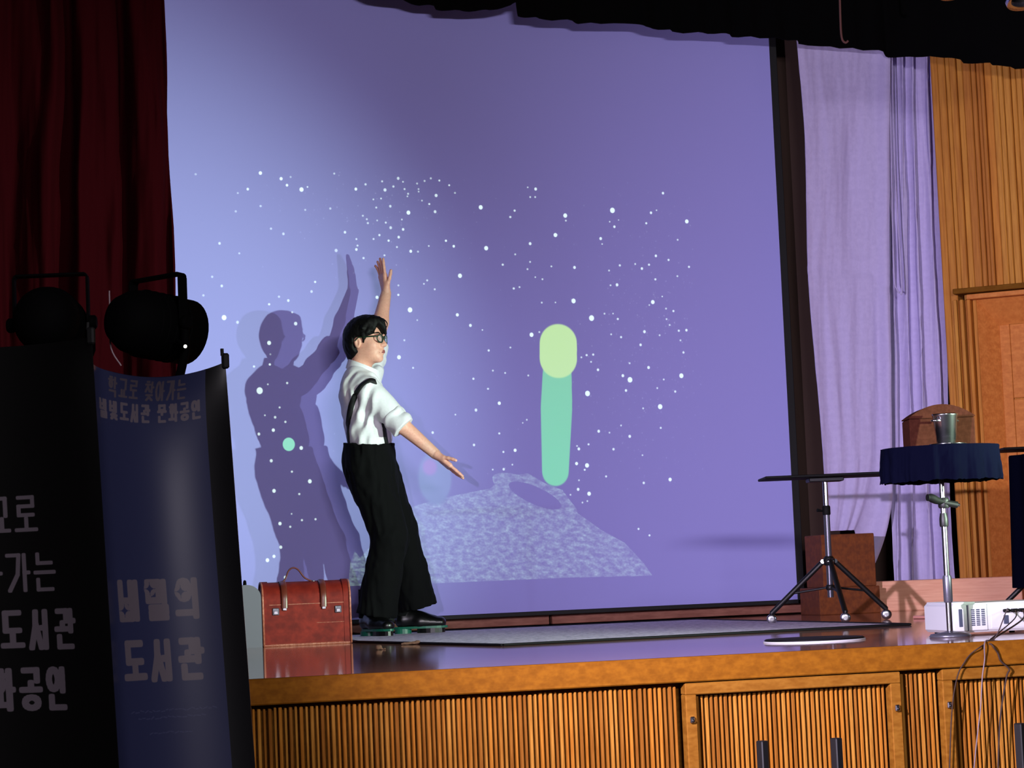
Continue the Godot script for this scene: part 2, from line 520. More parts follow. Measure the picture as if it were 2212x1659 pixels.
	M.rope = mat(Color(0.34, 0.20, 0.18), 0.8)

# ------------------------------------------------------------------ print: projected picture and lettering
func dot_on(img: Image, cx: float, cy: float, rx: float, ry: float, col: Color, soft := 1.2):
	for y in range(maxi(0, int(cy - ry - 2)), mini(img.get_height(), int(cy + ry + 3))):
		for x in range(maxi(0, int(cx - rx - 2)), mini(img.get_width(), int(cx + rx + 3))):
			var d := (Vector2((x - cx) / rx, (y - cy) / ry).length() - 1.0) * minf(rx, ry)
			var a := clampf(0.5 - d / soft, 0.0, 1.0)
			if a > 0.0:
				img.set_pixel(x, y, img.get_pixel(x, y).lerp(col, a))

func seg_on(img: Image, a: Vector2, b: Vector2, w: float, col: Color):
	var lo := a.min(b) - Vector2.ONE * (w + 1.0)
	var hi := a.max(b) + Vector2.ONE * (w + 1.0)
	for y in range(maxi(0, int(lo.y)), mini(img.get_height(), int(hi.y) + 1)):
		for x in range(maxi(0, int(lo.x)), mini(img.get_width(), int(hi.x) + 1)):
			var p := Vector2(x, y)
			var q := Geometry2D.get_closest_point_to_segment(p, a, b)
			var d := maxf(absf(p.x - q.x), absf(p.y - q.y)) * 0.5 + p.distance_to(q) * 0.5
			var t := clampf(w * 0.5 - d + 0.5, 0.0, 1.0)
			if t > 0.0:
				img.set_pixel(x, y, img.get_pixel(x, y).lerp(col, t))

# strokes of the Korean letters in a unit box; a stroke is a list of points, a ring has three numbers
const LETTERS := {
	"g": [[0, 0, 1, 0, 1, 1]], "G": [[0, 0, 1, 0, 0.85, 0.55, 0.1, 1]], "n": [[0, 0, 0, 1, 1, 1]], "d": [[1, 0, 0, 0, 0, 1, 1, 1]],
	"r": [[0, 0, 1, 0, 1, 0.5, 0, 0.5, 0, 1, 1, 1]], "m": [[0, 0, 1, 0, 1, 1, 0, 1, 0, 0]], "b": [[0, 0, 0, 1, 1, 1, 1, 0], [0, 0.5, 1, 0.5]],
	"s": [[0.5, 0, 0.45, 0.4, 0, 1], [0.5, 0.35, 1, 1]], "o": [[0.5, 0.5, 0.5]], "j": [[0, 0, 1, 0], [0.5, 0, 0.45, 0.4, 0, 1], [0.5, 0.4, 1, 1]],
	"c": [[0.3, -0.05, 0.7, -0.05], [0, 0.25, 1, 0.25], [0.5, 0.25, 0.45, 0.5, 0, 1], [0.5, 0.5, 1, 1]],
	"h": [[0.3, 0, 0.7, 0], [0, 0.25, 1, 0.25], [0.5, 0.7, 0.32]],
}

func letter_on(img: Image, key: String, r: Rect2, w: float, col: Color):
	for s in LETTERS[key]:
		if s.size() == 3:
			var last := Vector2.ZERO
			for k in 17:
				var p := r.position + Vector2(s[0] + cos(TAU * k / 16) * s[2], s[1] + sin(TAU * k / 16) * s[2]) * r.size
				if k > 0:
					seg_on(img, last, p, w, col)
				last = p
		else:
			for k in range(0, s.size() - 2, 2):
				seg_on(img, r.position + Vector2(s[k], s[k + 1]) * r.size, r.position + Vector2(s[k + 2], s[k + 3]) * r.size, w, col)

func syllable_on(img: Image, code: String, r: Rect2, w: float, col: Color):
	# code: first letter, vowel, last letter or dash
	var first := code[0]
	var vowel := code[1]
	var last := code[2]
	var closed := last != "-"
	var p := r.position + Vector2.ONE * w * 0.5
	var s := r.size - Vector2.ONE * w
	var h := s.y * (0.56 if closed else 1.0)
	var L := func(a, b, c, d): seg_on(img, p + Vector2(a * s.x, b * h), p + Vector2(c * s.x, d * h), w, col)
	if vowel in ["a", "e", "i", "y"]:
		letter_on(img, "G" if first == "g" else first, Rect2(p, Vector2(s.x * 0.55, h * (0.92 if closed else 1.0))), w, col)
		L.call(0.82, 0, 0.82, 1.0)
		if vowel == "a":
			L.call(0.82, 0.5, 1.02, 0.5)
		elif vowel == "e":
			L.call(0.6, 0.45, 0.82, 0.45)
		elif vowel == "y":
			L.call(0.62, 0.3, 0.82, 0.3)
			L.call(0.62, 0.62, 0.82, 0.62)
	elif vowel in ["O", "W"]:
		# vowels made of two: the first with a foot below, then an upright
		letter_on(img, first, Rect2(p + Vector2(s.x * 0.08, 0), Vector2(s.x * 0.5, h * 0.5)), w, col)
		L.call(0.0, 0.9, 0.7, 0.9)
		L.call(0.85, 0, 0.85, 1.0)
		if vowel == "W":
			L.call(0.34, 0.6, 0.34, 0.9)
			L.call(0.85, 0.5, 1.03, 0.5)
	else:
		letter_on(img, first, Rect2(p + Vector2(s.x * 0.14, 0), Vector2(s.x * 0.72, h * (0.5 if vowel != "u" else 0.45))), w, col)
		var base := 0.92 if vowel != "v" else 0.68
		L.call(0, base, 1, base)
		if vowel == "o":
			L.call(0.5, 0.6, 0.5, base)
		elif vowel == "Y":
			L.call(0.33, 0.58, 0.33, base)
			L.call(0.67, 0.58, 0.67, base)
		elif vowel == "v":
			L.call(0.5, base, 0.5, 1.0)
	if closed:
		letter_on(img, last, Rect2(p + Vector2(s.x * 0.12, s.y * 0.72), Vector2(s.x * 0.76, s.y * 0.28)), w, col)

func words_on(img: Image, text: String, r: Rect2, w: float, col: Color, gap := 0.12):
	var codes := text.split(" ", true)
	var n := 0.0
	for c in codes:
		n += 0.5 if c == "" else 1.0
	var cw := r.size.x / n
	var x := r.position.x
	for c in codes:
		if c == "":
			x += cw * 0.5
			continue
		syllable_on(img, c, Rect2(x + cw * gap * 0.5, r.position.y, cw * (1.0 - gap), r.size.y), w, col)
		x += cw

func spark_on(img: Image, c: Vector2, r: float, col: Color):
	for y in range(int(-r), int(r) + 1):
		for x in range(int(-r), int(r) + 1):
			if sqrt(absf(x) / r) + sqrt(absf(y) / r) < 1.0:
				img.set_pixel(int(c.x) + x, int(c.y) + y, col)

func projected_picture() -> Image:
	# 410 pixels to a metre of screen
	var img := Image.create(1600, 1503, false, Image.FORMAT_RGB8)
	img.fill(Color.BLACK)
	var n := FastNoiseLite.new()
	n.seed = 4
	n.frequency = 0.045
	n.fractal_octaves = 4
	# faint star dust where the picture is full of it
	rng.seed = 77
	for k in 900:
		var c := Vector2(rng.randfn(1260, 95), rng.randfn(900, 190)) if k % 3 else Vector2(rng.randfn(640, 150), rng.randfn(545, 75))
		if k % 9 == 0:
			c = Vector2(rng.randf_range(500, 1380), rng.randf_range(500, 1200))
		if c.x > 1385 or c.x < 230 or c.y < 478 or c.y > 1230:
			continue
		var v := rng.randf_range(0.16, 0.46)
		dot_on(img, c.x, c.y, rng.randf_range(0.9, 2.0), rng.randf_range(0.9, 2.2), Color(v * 0.9, v * 0.95, v), 1.2)
	# stars: x, y, ten times the radius, ten times the brightness
	for k in range(0, STARS.size(), 4):
		var b: float = STARS[k + 3] * 0.1
		var r: float = maxf(STARS[k + 2] * 0.1, 1.3)
		var c := Color(0.86, 0.97, 0.90) * (0.45 + 0.55 * b)
		if r > 11.0:
			c = Color(0.50, 0.88, 0.66)
		dot_on(img, STARS[k], STARS[k + 1], r, r * (1.1 if r > 3.0 else 1.0), c, 1.4)
	# the drawn planet: rocky ground with a ring-shaped crater that is open in the middle
	var planet := PackedVector2Array()
	for p in PLANET:
		planet.append(Vector2(p[0], p[1]))
	for y in range(1180, 1436):
		for x in range(520, 1246):
			var bowl := (Vector2(x - 968, y - 1236).rotated(-0.44) / Vector2(84, 25)).length()
			if bowl < 0.8:
				continue
			if bowl > 1.3 and not Geometry2D.is_point_in_polygon(Vector2(x, y), planet):
				continue
			var t := n.get_noise_2d(x * 0.8 + y * 0.5, y * 1.6 - x * 0.5) * 0.9 + n.get_noise_2d(x * 3.0, y * 3.6) * 0.5
			var b := clampf(0.37 + t * 0.30, 0.05, 0.8)
			var c := Color(b * 0.78, b * 0.98, b * 0.85)
			img.set_pixel(x, y, c)
	# a pale bell jar with a pink spot
	dot_on(img, 733, 1188, 40, 62, Color(0.18, 0.33, 0.27), 8.0)
	dot_on(img, 722, 1163, 17, 19, Color(0.42, 0.26, 0.36), 8.0)
	# a plain upright form, green with a yellow top
	for k in 120:
		var t := float(k) / 119.0
		dot_on(img, lerpf(1034, 1019, t), lerpf(950, 1186, t), 36.0 - 9.0 * absf(t - 0.35), 30.0, Color(0.26, 0.74, 0.14).lerp(Color(0.22, 0.76, 0.18), t), 6.0)
	for k in 40:
		var t := float(k) / 39.0
		dot_on(img, lerpf(1040, 1038, t), lerpf(880, 922, t), 43.0, 42.0, Color(0.66, 0.86, 0.05), 6.0)
	return img

func banner_print(kind: int) -> Image:
	var img := Image.create(400, 2048, false, Image.FORMAT_RGB8)
	var night := Color(0.11, 0.125, 0.215)
	img.fill(night if kind == 0 else Color(0.012, 0.012, 0.014))
	var ink := Color(0.27, 0.245, 0.27)
	if kind == 0:
		# a black strip runs down one side
		img.fill_rect(Rect2i(344, 0, 56, 2048), Color(0.02, 0.02, 0.03))
		words_on(img, "hag gY- ro-  caj oa- ga- nun", Rect2(72, 10, 222, 54), 6.0, ink * 0.8)
		words_on(img, "byr bic do- se- gWn  mvn hW- goo oyn", Rect2(44, 73, 290, 50), 7.5, ink)
		words_on(img, "bi- mir oO-", Rect2(60, 522, 244, 104), 17.0, ink)
		for c in [[82, 598], [161, 546], [246, 556]]:
			dot_on(img, c[0], c[1], 17, 19, ink)
			spark_on(img, Vector2(c[0], c[1]), 17.0, night)
		words_on(img, "do- se- gWn", Rect2(62, 670, 238, 106), 18.0, ink)
		rng.seed = 5
		for row in [[80, 845, 230], [100, 862, 190], [130, 900, 120]]:
			var x: float = row[0]
			while x < row[0] + row[2]:
				var w := rng.randf_range(5, 11)
				seg_on(img, Vector2(x, row[1] + rng.randf_range(-3, 3)), Vector2(x + w, row[1] + rng.randf_range(-3, 3)), 2.5, Color(0.16, 0.17, 0.26))
				x += w + 4.0
	else:
		words_on(img, "hag gY- ro-", Rect2(73, 338, 170, 88), 9.0, ink)
		words_on(img, "caj oa- ga- nun", Rect2(51, 467, 226, 88), 9.0, ink)
		words_on(img, "byr bic do- se- gWn", Rect2(33, 594, 283, 92), 13.0, ink)
		words_on(img, "mvn hW- goo oyn", Rect2(64, 723, 227, 98), 14.0, ink)
	return img

# ------------------------------------------------------------------ the scene
func _ready():
	rng.seed = 11
	# camera: seated eye height in the hall, turned towards the right of the stage, slightly tilted
	var yaw := deg_to_rad(14.0)
	var roll := deg_to_rad(2.4)
	var pitch := atan(416.0 * cos(roll) / FOCAL)
	fwd_h = Vector3(sin(yaw), 0, -cos(yaw))
	side_h = Vector3(cos(yaw), 0, sin(yaw))
	cam_f = fwd_h * cos(pitch) + Vector3.UP * sin(pitch)
	var up0 := Vector3.UP * cos(pitch) - fwd_h * sin(pitch)
	cam_r = side_h * cos(roll) - up0 * sin(roll)
	cam_u = up0 * cos(roll) + side_h * sin(roll)
	var cam := Camera3D.new()
	cam.name = "camera"
	cam.transform = Transform3D(Basis(cam_r, cam_u, -cam_f), eye)
	cam.fov = rad_to_deg(2.0 * atan(829.5 / FOCAL))
	cam.near = 0.05
	add_child(cam)
	var env := Environment.new()
	env.background_mode = Environment.BG_COLOR
	env.background_color = Color.BLACK
	env.tonemap_mode = Environment.TONE_MAPPER_LINEAR
	env.tonemap_exposure = 1.15
	env.sdfgi_enabled = true
	env.ssao_enabled = true
	env.ssil_enabled = true
	var we := WorldEnvironment.new()
	we.environment = env
	add_child(we)
	make_materials()

	# stage lamps: the one whose dark back shows above the banner washes the right of the stage,
	# two more stand in the hall to the right, out of view, and light the performer
	stage_lamp(at(343, 706, 5.0), Vector3(5.32, 0.26, -8.48), "black round stage lamp on a bracket above the banner", 40.0, Color(0.93, 0.87, 1.0), 44.6, 1.0, true)
	stage_lamp(Vector3(5.35, 0.76, -6.2), Vector3(0.15, 1.18, -12.6), "black stage lamp on a stand facing the performer", 46.0, Color(0.87, 1.0, 0.88), 21.6, 1.0, false)
	stage_lamp(Vector3(6.2, 0.80, -6.5), Vector3(0.4, 1.18, -12.6), "second black stage lamp on a stand facing the performer", 9.5, Color(0.88, 0.92, 1.0), 21.6, 1.0, false)
	stage_lamp(at(112, 700, 5.05), Vector3(1.2, 0.6, -9.1), "unlit black stage lamp behind the black banner", 0.0, Color.WHITE, 20.0, 1.0, false)
	# a dim lamp on the rear wall of the hall
	wall_lamp(Vector3(1.6, 2.7, 3.98), Color(1.0, 0.96, 1.0), 55.0)

	build_hall()
	build_stage()
	build_backdrop()
	build_side_wall()
	build_banners()
	build_performer()
	build_cases()
	build_tables()
	build_small_things()

func stage_lamp(p: Vector3, target: Vector3, label: String, energy: float, col: Color, angle: float, soft: float, in_view: bool):
	var d := (target - p).normalized()
	var t := thing("stage_lamp", label, "stage lamp", Transform3D(Basis.IDENTITY, p), "stage lamps in the hall")
	var ax := axis_t(-d * 0.11, d * 0.08)
	part(t, "housing", MB.new().lathe([Vector2(0.0000, -0.014), Vector2(0.0252, -0.012), Vector2(0.0504, 0.0), Vector2(0.0672, 0.03), Vector2(0.0714, 0.06), Vector2(0.0714, 0.19), Vector2(0.0680, 0.19), Vector2(0.0630, 0.12)], 32, ax, null, false).done(), M.lamp_black)
	for k in 5:
		part(t, "cooling_fin", MB.new().lathe([Vector2(0.0697, 0.06 + k * 0.02), Vector2(0.0739, 0.063 + k * 0.02), Vector2(0.0697, 0.066 + k * 0.02)], 32, ax, null, false).done(), M.lamp_black)
	var glow := mat(Color(0.9, 0.9, 0.9), 0.3)
	glow.emission_enabled = true
	glow.emission = col if energy > 0.0 else Color.BLACK
	glow.emission_energy_multiplier = 2.0
	part(t, "lamp_lens", MB.new().lathe([Vector2(0.062, 0.120), Vector2(0.042, 0.128), Vector2(0.0, 0.13)], 24, ax, null, false).done(), glow, "glowing lens")
	# yoke: an arch over the can, square to its axis
	var s := d.cross(Vector3.UP).normalized()
	var u := Vector3.UP
	var yoke := MB.new()
	var arc := [s * 0.080 - u * 0.0, s * 0.080 + u * 0.10, s * 0.076 + u * 0.107, -s * 0.076 + u * 0.107, -s * 0.080 + u * 0.10, -s * 0.080]
	for k in 5:
		var a: Vector3 = arc[k]
		var b: Vector3 = arc[k + 1]
		yoke.box(Vector3(0, a.distance_to(b) * 0.5, 0), Vector3(0.024, a.distance_to(b), 0.005), Transform3D(Basis(d, (b - a).normalized(), d.cross((b - a).normalized())), a), 0.001)
	part(t, "yoke", yoke.done(), M.lamp_black)
	for sg in [-1.0, 1.0]:
		part(t, "knob", MB.new().lathe([Vector2(0.014, 0), Vector2(0.016, 0.004), Vector2(0.016, 0.014), Vector2(0.012, 0.018)], 12, axis_t(s * sg * 0.080, s * sg * 0.105)).done(), M.lamp_black)
	if in_view:
		var led := mat(Color(0.9, 0.9, 0.9), 0.3)
		led.emission_enabled = true
		led.emission = Color(1.0, 0.97, 0.92)
		led.emission_energy_multiplier = 3.0
		var q := at(400, 748, 4.9) - p
		part(t, "indicator_light", MB.new().lathe([Vector2(0.004, 0), Vector2(0.003, 0.003), Vector2(0.0, 0.004)], 10, axis_t(q, q + Vector3(0, 0, 1)), null, false).done(), led, "tiny white indicator light")
		part(t, "indicator_mount", MB.new().tube([q * 0.7, q], 0.005, 6).done(), M.lamp_black)
	# stand down to the hall floor
	var foot := Vector3(0, HALL_FLOOR - p.y, 0)
	part(t, "stand_fork", MB.new().tube([Vector3(0, -0.13, 0), s * 0.06 + Vector3(0, -0.12, 0), s * 0.084 + Vector3(0, -0.06, 0), s * 0.084], 0.01, 8).done(), M.lamp_black)
	part(t, "stand_pole", MB.new().tube([Vector3(0, -0.125, 0), foot + Vector3(0, 0.02, 0)], 0.016, 10).done(), M.lamp_black)
	for k in 3:
		var a := TAU * k / 3.0 + 0.5
		part(t, "stand_leg", MB.new().tube([foot + Vector3(0, 0.30, 0), foot + Vector3(cos(a) * 0.22, 0.012, sin(a) * 0.22)], 0.011, 8).done(), M.lamp_black)
	if in_view:
		part(t, "pale_cable", MB.new().tube(curve([at(236, 628, 4.95) - p, at(238, 690, 4.95) - p, at(240, 752, 4.95) - p, at(262, 790, 4.95) - p], 5), 0.0018, 6).done(), M.grey_cable, "pale cable hanging down")
	if energy <= 0.0:
		return
	var l := SpotLight3D.new()
	l.name = "beam"
	t.add_child(l)
	l.transform = Transform3D(Basis.looking_at(d, Vector3.UP), d * 0.09)
	l.light_energy = energy
	l.light_color = col
	l.spot_angle = angle
	l.spot_angle_attenuation = soft
	l.spot_range = 30.0
	l.spot_attenuation = 2.0
	l.light_size = 0.03
	l.shadow_enabled = true

func wall_lamp(p: Vector3, col: Color, energy: float):
	var t := thing("wall_lamp", "long flat white lamp on the rear wall of the hall", "wall lamp", Transform3D(Basis.IDENTITY, p))
	part(t, "back_plate", MB.new().box(Vector3(0, 0, 0), Vector3(3.06, 0.46, 0.04)).done(), M.white_plastic)
	var glow := mat(Color(0.9, 0.9, 0.9), 0.5)
	glow.emission_enabled = true
	glow.emission = col
	glow.emission_energy_multiplier = 1.5
	part(t, "lamp_diffuser", MB.new().box(Vector3(0, 0, -0.03), Vector3(3.0, 0.40, 0.02)).done(), glow, "glowing diffuser")
	var l := AreaLight3D.new()
	l.name = "glow"
	t.add_child(l)
	l.position = Vector3(0, 0, -0.045)
	l.area_size = Vector2(3.0, 0.40)
	l.light_energy = energy
	l.light_color = col
	l.area_range = 30.0
	l.area_attenuation = 2.0
	l.shadow_enabled = true

func slab(lo: Vector3, hi: Vector3) -> ArrayMesh:
	return MB.new().box((lo + hi) * 0.5, hi - lo, Transform3D.IDENTITY, 0.0).done()

func build_hall():
	struct("floor", slab(Vector3(-5.2, HALL_FLOOR - 0.2, -7.2), Vector3(10.2, HALL_FLOOR, 4.2)), M.hall, "dark hall floor in front of the stage", "floor")
	struct("ceiling", slab(Vector3(-5.2, 5.0, -14.0), Vector3(10.2, 5.2, 4.2)), M.black, "black ceiling over hall and stage", "ceiling")
	struct("wall_left", slab(Vector3(-5.2, HALL_FLOOR - 0.2, -14.0), Vector3(-5.0, 5.0, 4.2)), M.hall, "dark side wall of the hall beyond the banners", "wall")
	struct("wall_far_side", slab(Vector3(10.0, HALL_FLOOR - 0.2, -14.0), Vector3(10.2, 5.0, 4.2)), M.hall, "dark side wall of the hall beyond the wooden wall", "wall")
	struct("wall_rear", slab(Vector3(-5.0, HALL_FLOOR, 4.0), Vector3(10.0, 5.0, 4.2)), M.hall, "dark rear wall of the hall behind the audience", "wall")
	struct("wall_back", slab(Vector3(-5.0, 0.0, -13.2), Vector3(10.0, 5.0, -12.95)), M.wall, "dark brown wall at the back of the stage", "wall")

func build_stage():
	var t := thing("stage_platform", "wooden stage with orange lip board and slatted front", "stage")
	t.set_meta("kind", "structure")
	part(t, "deck", slab(Vector3(-5.0, -0.06, -13.2), Vector3(10.0, 0.0, LIP_Z - 0.02)), M.deck, "shiny brown stage floor")
	part(t, "lip_board", MB.new().box(Vector3(2.5, -0.041, LIP_Z - 0.02), Vector3(15.0, 0.082, 0.04), Transform3D.IDENTITY, 0.004).done(), M.lip, "broad orange wooden lip board")
	part(t, "front_panel", slab(Vector3(-5.0, HALL_FLOOR, LIP_Z - 0.16), Vector3(10.0, -0.06, LIP_Z - 0.10)), M.frame, "board behind the slats")
	# slats: broad and narrow in turn
	var kinds := []
	for w in [0.0108, 0.0078]:
		kinds.append(MB.new().box(Vector3(0, -0.5225, 0), Vector3(w, 0.855, 0.022), Transform3D.IDENTITY, 0.002).done())
	var put := func(parent: Node3D, x0: float, x1: float, z: float):
		var x := x0
		var k := 0
		while x < x1:
			var o := part(parent, "slat", kinds[k % 2], M.slats[rng.randi() % 4])
			o.position = Vector3(x, rng.randf_range(-0.002, 0.002) - 0.0, z + rng.randf_range(-0.002, 0.002))
			x += 0.0168 + rng.randf_range(-0.0008, 0.0008)
			k += 1
	put.call(t, 0.62, 2.335, LIP_Z - 0.05)
	put.call(t, 3.122, 3.245, LIP_Z - 0.05)
	# access panels with a frame, slats and a latch
	var panels := [[2.349, 3.105, "framed slatted access panel with two black posts before it"], [3.255, 4.02, "framed slatted access panel with cables hanging over it"]]
	for i in 2:
		var a: float = panels[i][0]
		var b: float = panels[i][1]
		var d := thing("door_%d" % (i + 1), panels[i][2], "access panel")
		d.set_meta("kind", "structure")
		var y1 := -0.086
		var w := 0.038
		part(d, "rail", MB.new().box(Vector3((a + b) * 0.5, y1 - w * 0.5, LIP_Z - 0.035), Vector3(b - a, w, 0.05)).done(), M.frame)
		for x in [a + w * 0.5, b - w * 0.5]:
			part(d, "stile", MB.new().box(Vector3(x, (y1 - w + HALL_FLOOR) * 0.5, LIP_Z - 0.035), Vector3(w, y1 - w - HALL_FLOOR, 0.05)).done(), M.frame)
			var lt := part(d, "latch", MB.new().box(Vector3(x, -0.205, LIP_Z - 0.006), Vector3(0.016, 0.022, 0.014)).done(), M.chrome, "small metal latch")
			part(lt, "keyhole_cover", MB.new().lathe([Vector2(0.005, 0), Vector2(0.005, 0.003), Vector2(0.0, 0.004)], 10, axis_t(Vector3(x, -0.208, LIP_Z + 0.001), Vector3(x, -0.208, LIP_Z + 0.01))).done(), M.black_metal)
		put.call(d, a + w + 0.012, b - w - 0.006, LIP_Z - 0.052)
	# baseboard along the back wall under the screen
	var bb := thing("baseboard_back", "brown baseboard under the projection screen", "baseboard")
	bb.set_meta("kind", "structure")
	for seg in [[1.0, 3.335], [3.352, 4.86]]:
		part(bb, "board", MB.new().box(Vector3((seg[0] + seg[1]) * 0.5, 0.042, -12.76), Vector3(seg[1] - seg[0], 0.068, 0.05)).done(), M.base)

func build_backdrop():
	# projection screen: fabric with black border, hung from above the valance
	var s := thing("projection_screen", "large pale lavender projection screen showing stars and a small planet", "projection screen")
	var x0 := 0.9
	var x1 := 4.80
	var y0 := 0.085
	var y1 := 3.75
	var cloth := mat(Color(0.658, 0.647, 0.936), 0.9, 0.0, 0.2)
	cloth.emission_enabled = true
	cloth.emission = Color.WHITE
	cloth.emission_operator = BaseMaterial3D.EMISSION_OP_MULTIPLY
	cloth.emission_texture = tex(projected_picture())
	cloth.emission_energy_multiplier = 0.8
	var fab := MB.new()
	fab.quad(Vector3(x0, y0, SCREEN_Z), Vector3(x1, y0, SCREEN_Z), Vector3(x1, y1, SCREEN_Z), Vector3(x0, y1, SCREEN_Z), Vector2(0, 1), Vector2(1, 1), Vector2(1, 0), Vector2(0, 0))
	part(s, "fabric", fab.done(), cloth, "pale fabric with the projected starry picture")
	part(s, "backing", slab(Vector3(x0, y0, SCREEN_Z - 0.012), Vector3(x1, y1, SCREEN_Z - 0.002)), M.border)
	part(s, "border", MB.new().box(Vector3((x0 + x1) * 0.5, y0 - 0.012, SCREEN_Z - 0.004), Vector3(x1 - x0 + 0.08, 0.024, 0.016)).done(), M.border, "black lower border")
	part(s, "border", MB.new().box(Vector3(x1 + 0.022, (y0 + y1) * 0.5 - 0.012, SCREEN_Z - 0.004), Vector3(0.044, y1 - y0 + 0.024, 0.016)).done(), M.border, "black side border")

	# dark red stage curtain at the side
	var fold := FastNoiseLite.new()
	fold.seed = 9
	fold.frequency = 1.3
	var red := func(u: float, v: float) -> Vector3:
		var x := lerpf(-0.9, 1.19, u)
		var y := lerpf(3.9, 0.02, v)
		var ph := x * 26.0 + fold.get_noise_2d(x * 2.0, v * 0.5) * 3.5
		var z := -11.9 + sin(ph) * (0.05 + 0.02 * v) + sin(ph * 2.3) * 0.012 + fold.get_noise_2d(x * 3.0, y * 0.5) * 0.05
		return Vector3(x + 0.012 * sin(y * 1.1 + x * 5.0) - 0.01 * v * (1.0 if u > 0.98 else 0.0), y, z)
	var rc := thing("stage_curtain", "dark red velvet stage curtain hanging beside the screen", "curtain")
	part(rc, "cloth", MB.new().sheet(red, 200, 40, 0.012).done(), M.velvet)
	part(rc, "curtain_track", MB.new().box(Vector3(0.15, 3.93, -11.9), Vector3(2.2, 0.05, 0.06)).done(), M.black)

	# black valance across the top, its hem stepping down towards the right
	var hem := [[-150, -150], [300, -110], [700, -60], [800, -8], [869, 0], [905, 10], [940, 12], [945, 20], [1005, 23], [1060, 21], [1100, 12], [1117, 4], [1122, 34], [1155, 37], [1165, 41], [1240, 43], [1250, 49], [1375, 50], [1395, 58], [1445, 64], [1452, 69], [1520, 70], [1580, 73], [1585, 78], [1645, 80], [1720, 86], [1725, 95], [1840, 104], [1912, 110], [1920, 122], [1975, 124], [2010, 119], [2035, 125], [2075, 128], [2082, 135], [2135, 136], [2140, 142], [2185, 142], [2195, 147], [2300, 152], [2500, 165]]
	var val := thing("valance", "black cloth valance hanging over the top of the screen", "valance")
	var lowers := []
	for h in hem:
		var dr := at(h[0], h[1], 1.0) - eye
		lowers.append(eye + dr * ((lerpf(-12.41, -11.72, clampf((h[0] - 1925.0) / 290.0, 0.0, 1.0)) - eye.z) / dr.z))
	var vm := func(u: float, v: float) -> Vector3:
		var q := u * (lowers.size() - 1)
		var i := mini(int(q), lowers.size() - 2)
		var lo: Vector3 = lowers[i].lerp(lowers[i + 1], q - i)
		var hi := Vector3(lo.x, 4.4, lo.z - 0.1)
		var p := hi.lerp(lo, v)
		return p + Vector3(0, 0, sin(lo.x * 40.0) * 0.02 * v)
	part(val, "cloth", MB.new().sheet(vm, (lowers.size() - 1) * 5, 6, 0.01).done(), M.black_cloth)
	part(val, "batten", MB.new().tube([Vector3(0.2, 4.42, lowers[0].z - 0.1), Vector3(5.6, 4.42, lowers[-1].z - 0.1)], 0.025, 8).done(), M.black)

	# rope in front of the valance
	var rp := at(1813, -60, 11.9)
	var rope := part(self, "rope", MB.new().tube(curve([rp, at(1815, 30, 11.9), at(1818, 80, 11.9), at(1826, 92, 11.9), at(1832, 88, 11.9)], 5), 0.006, 6).done(), M.rope)
	tag(rope, "thin brown rope hanging in front of the black valance", "rope")

	# two pale curtains beyond the screen
	var fn2 := FastNoiseLite.new()
	fn2.seed = 21
	fn2.frequency = 1.0
	var wide := func(u: float, v: float) -> Vector3:
		var l := lerpf(4.925, 4.945, v) + 0.012 * sin(v * 9.0)
		var r := lerpf(5.50, 5.33, pow(v, 0.7))
		var tail := clampf((v - 0.83) / 0.17, 0.0, 1.0)
		r -= 0.16 * tail * tail
		var x := lerpf(l, r, u)
		var y := lerpf(3.34, lerpf(0.47, 0.19, smoothstep(0.75, 1.0, u)), v)
		# soft folds run down from the upper corner, with a gathered seam across
		var spread := (1.0 - u) / maxf(v + 0.12, 0.12)
		var z := -12.52 + 0.020 * sin(spread * 4.0) * smoothstep(0.02, 0.3, v) * u + 0.006 * sin(u * 26.0 + v * 2.0) * smoothstep(0.42, 0.6, v)
		z += fn2.get_noise_2d(u * 2.0, v * 1.5) * 0.02 + (0.05 * smoothstep(0.86, 0.97, u))
		if absf(v - 0.47) < 0.008:
			z -= 0.006
		return Vector3(x, y, z)
	var wc := thing("pale_curtain", "pale smooth curtain hanging loosely beside the screen", "curtain", Transform3D.IDENTITY, "pale curtains beside the wooden wall")
	part(wc, "cloth", MB.new().sheet(wide, 70, 120, 0.006).done(), M.white_cloth)
	var narrow := func(u: float, v: float) -> Vector3:
		var l := lerpf(5.51, 5.36, pow(v, 0.8))
		var r := lerpf(5.80, 5.76, v)
		var x := lerpf(l, r, u)
		var y := lerpf(3.34, 0.10, v)
		var ph := u * 25.0 + fn2.get_noise_2d(u * 3.0, v * 1.5) * 2.2
		var z := -12.58 + 0.032 * sin(ph)
		return Vector3(x + 0.01 * cos(ph), y, z)
	var nc := thing("pale_curtain", "pale curtain gathered in narrow upright folds beside the wooden wall", "curtain", Transform3D.IDENTITY, "pale curtains beside the wooden wall")
	part(nc, "cloth", MB.new().sheet(narrow, 110, 50, 0.006).done(), M.white_cloth)
	part(nc, "curtain_rail", MB.new().box(Vector3(5.35, 3.37, -12.56), Vector3(1.0, 0.03, 0.04)).done(), M.black)
	var loop := part(self, "curtain_cord", MB.new().tube(curve([Vector3(5.50, 3.37, -12.50), Vector3(5.45, 2.6, -12.46), Vector3(5.425, 1.96, -12.45), Vector3(5.435, 1.86, -12.45), Vector3(5.455, 1.84, -12.45), Vector3(5.468, 1.90, -12.45), Vector3(5.470, 2.6, -12.46), Vector3(5.515, 3.37, -12.50)], 6), 0.004, 6).done(), M.white_cloth)
	tag(loop, "thin pale cord looped between the two pale curtains", "cord")

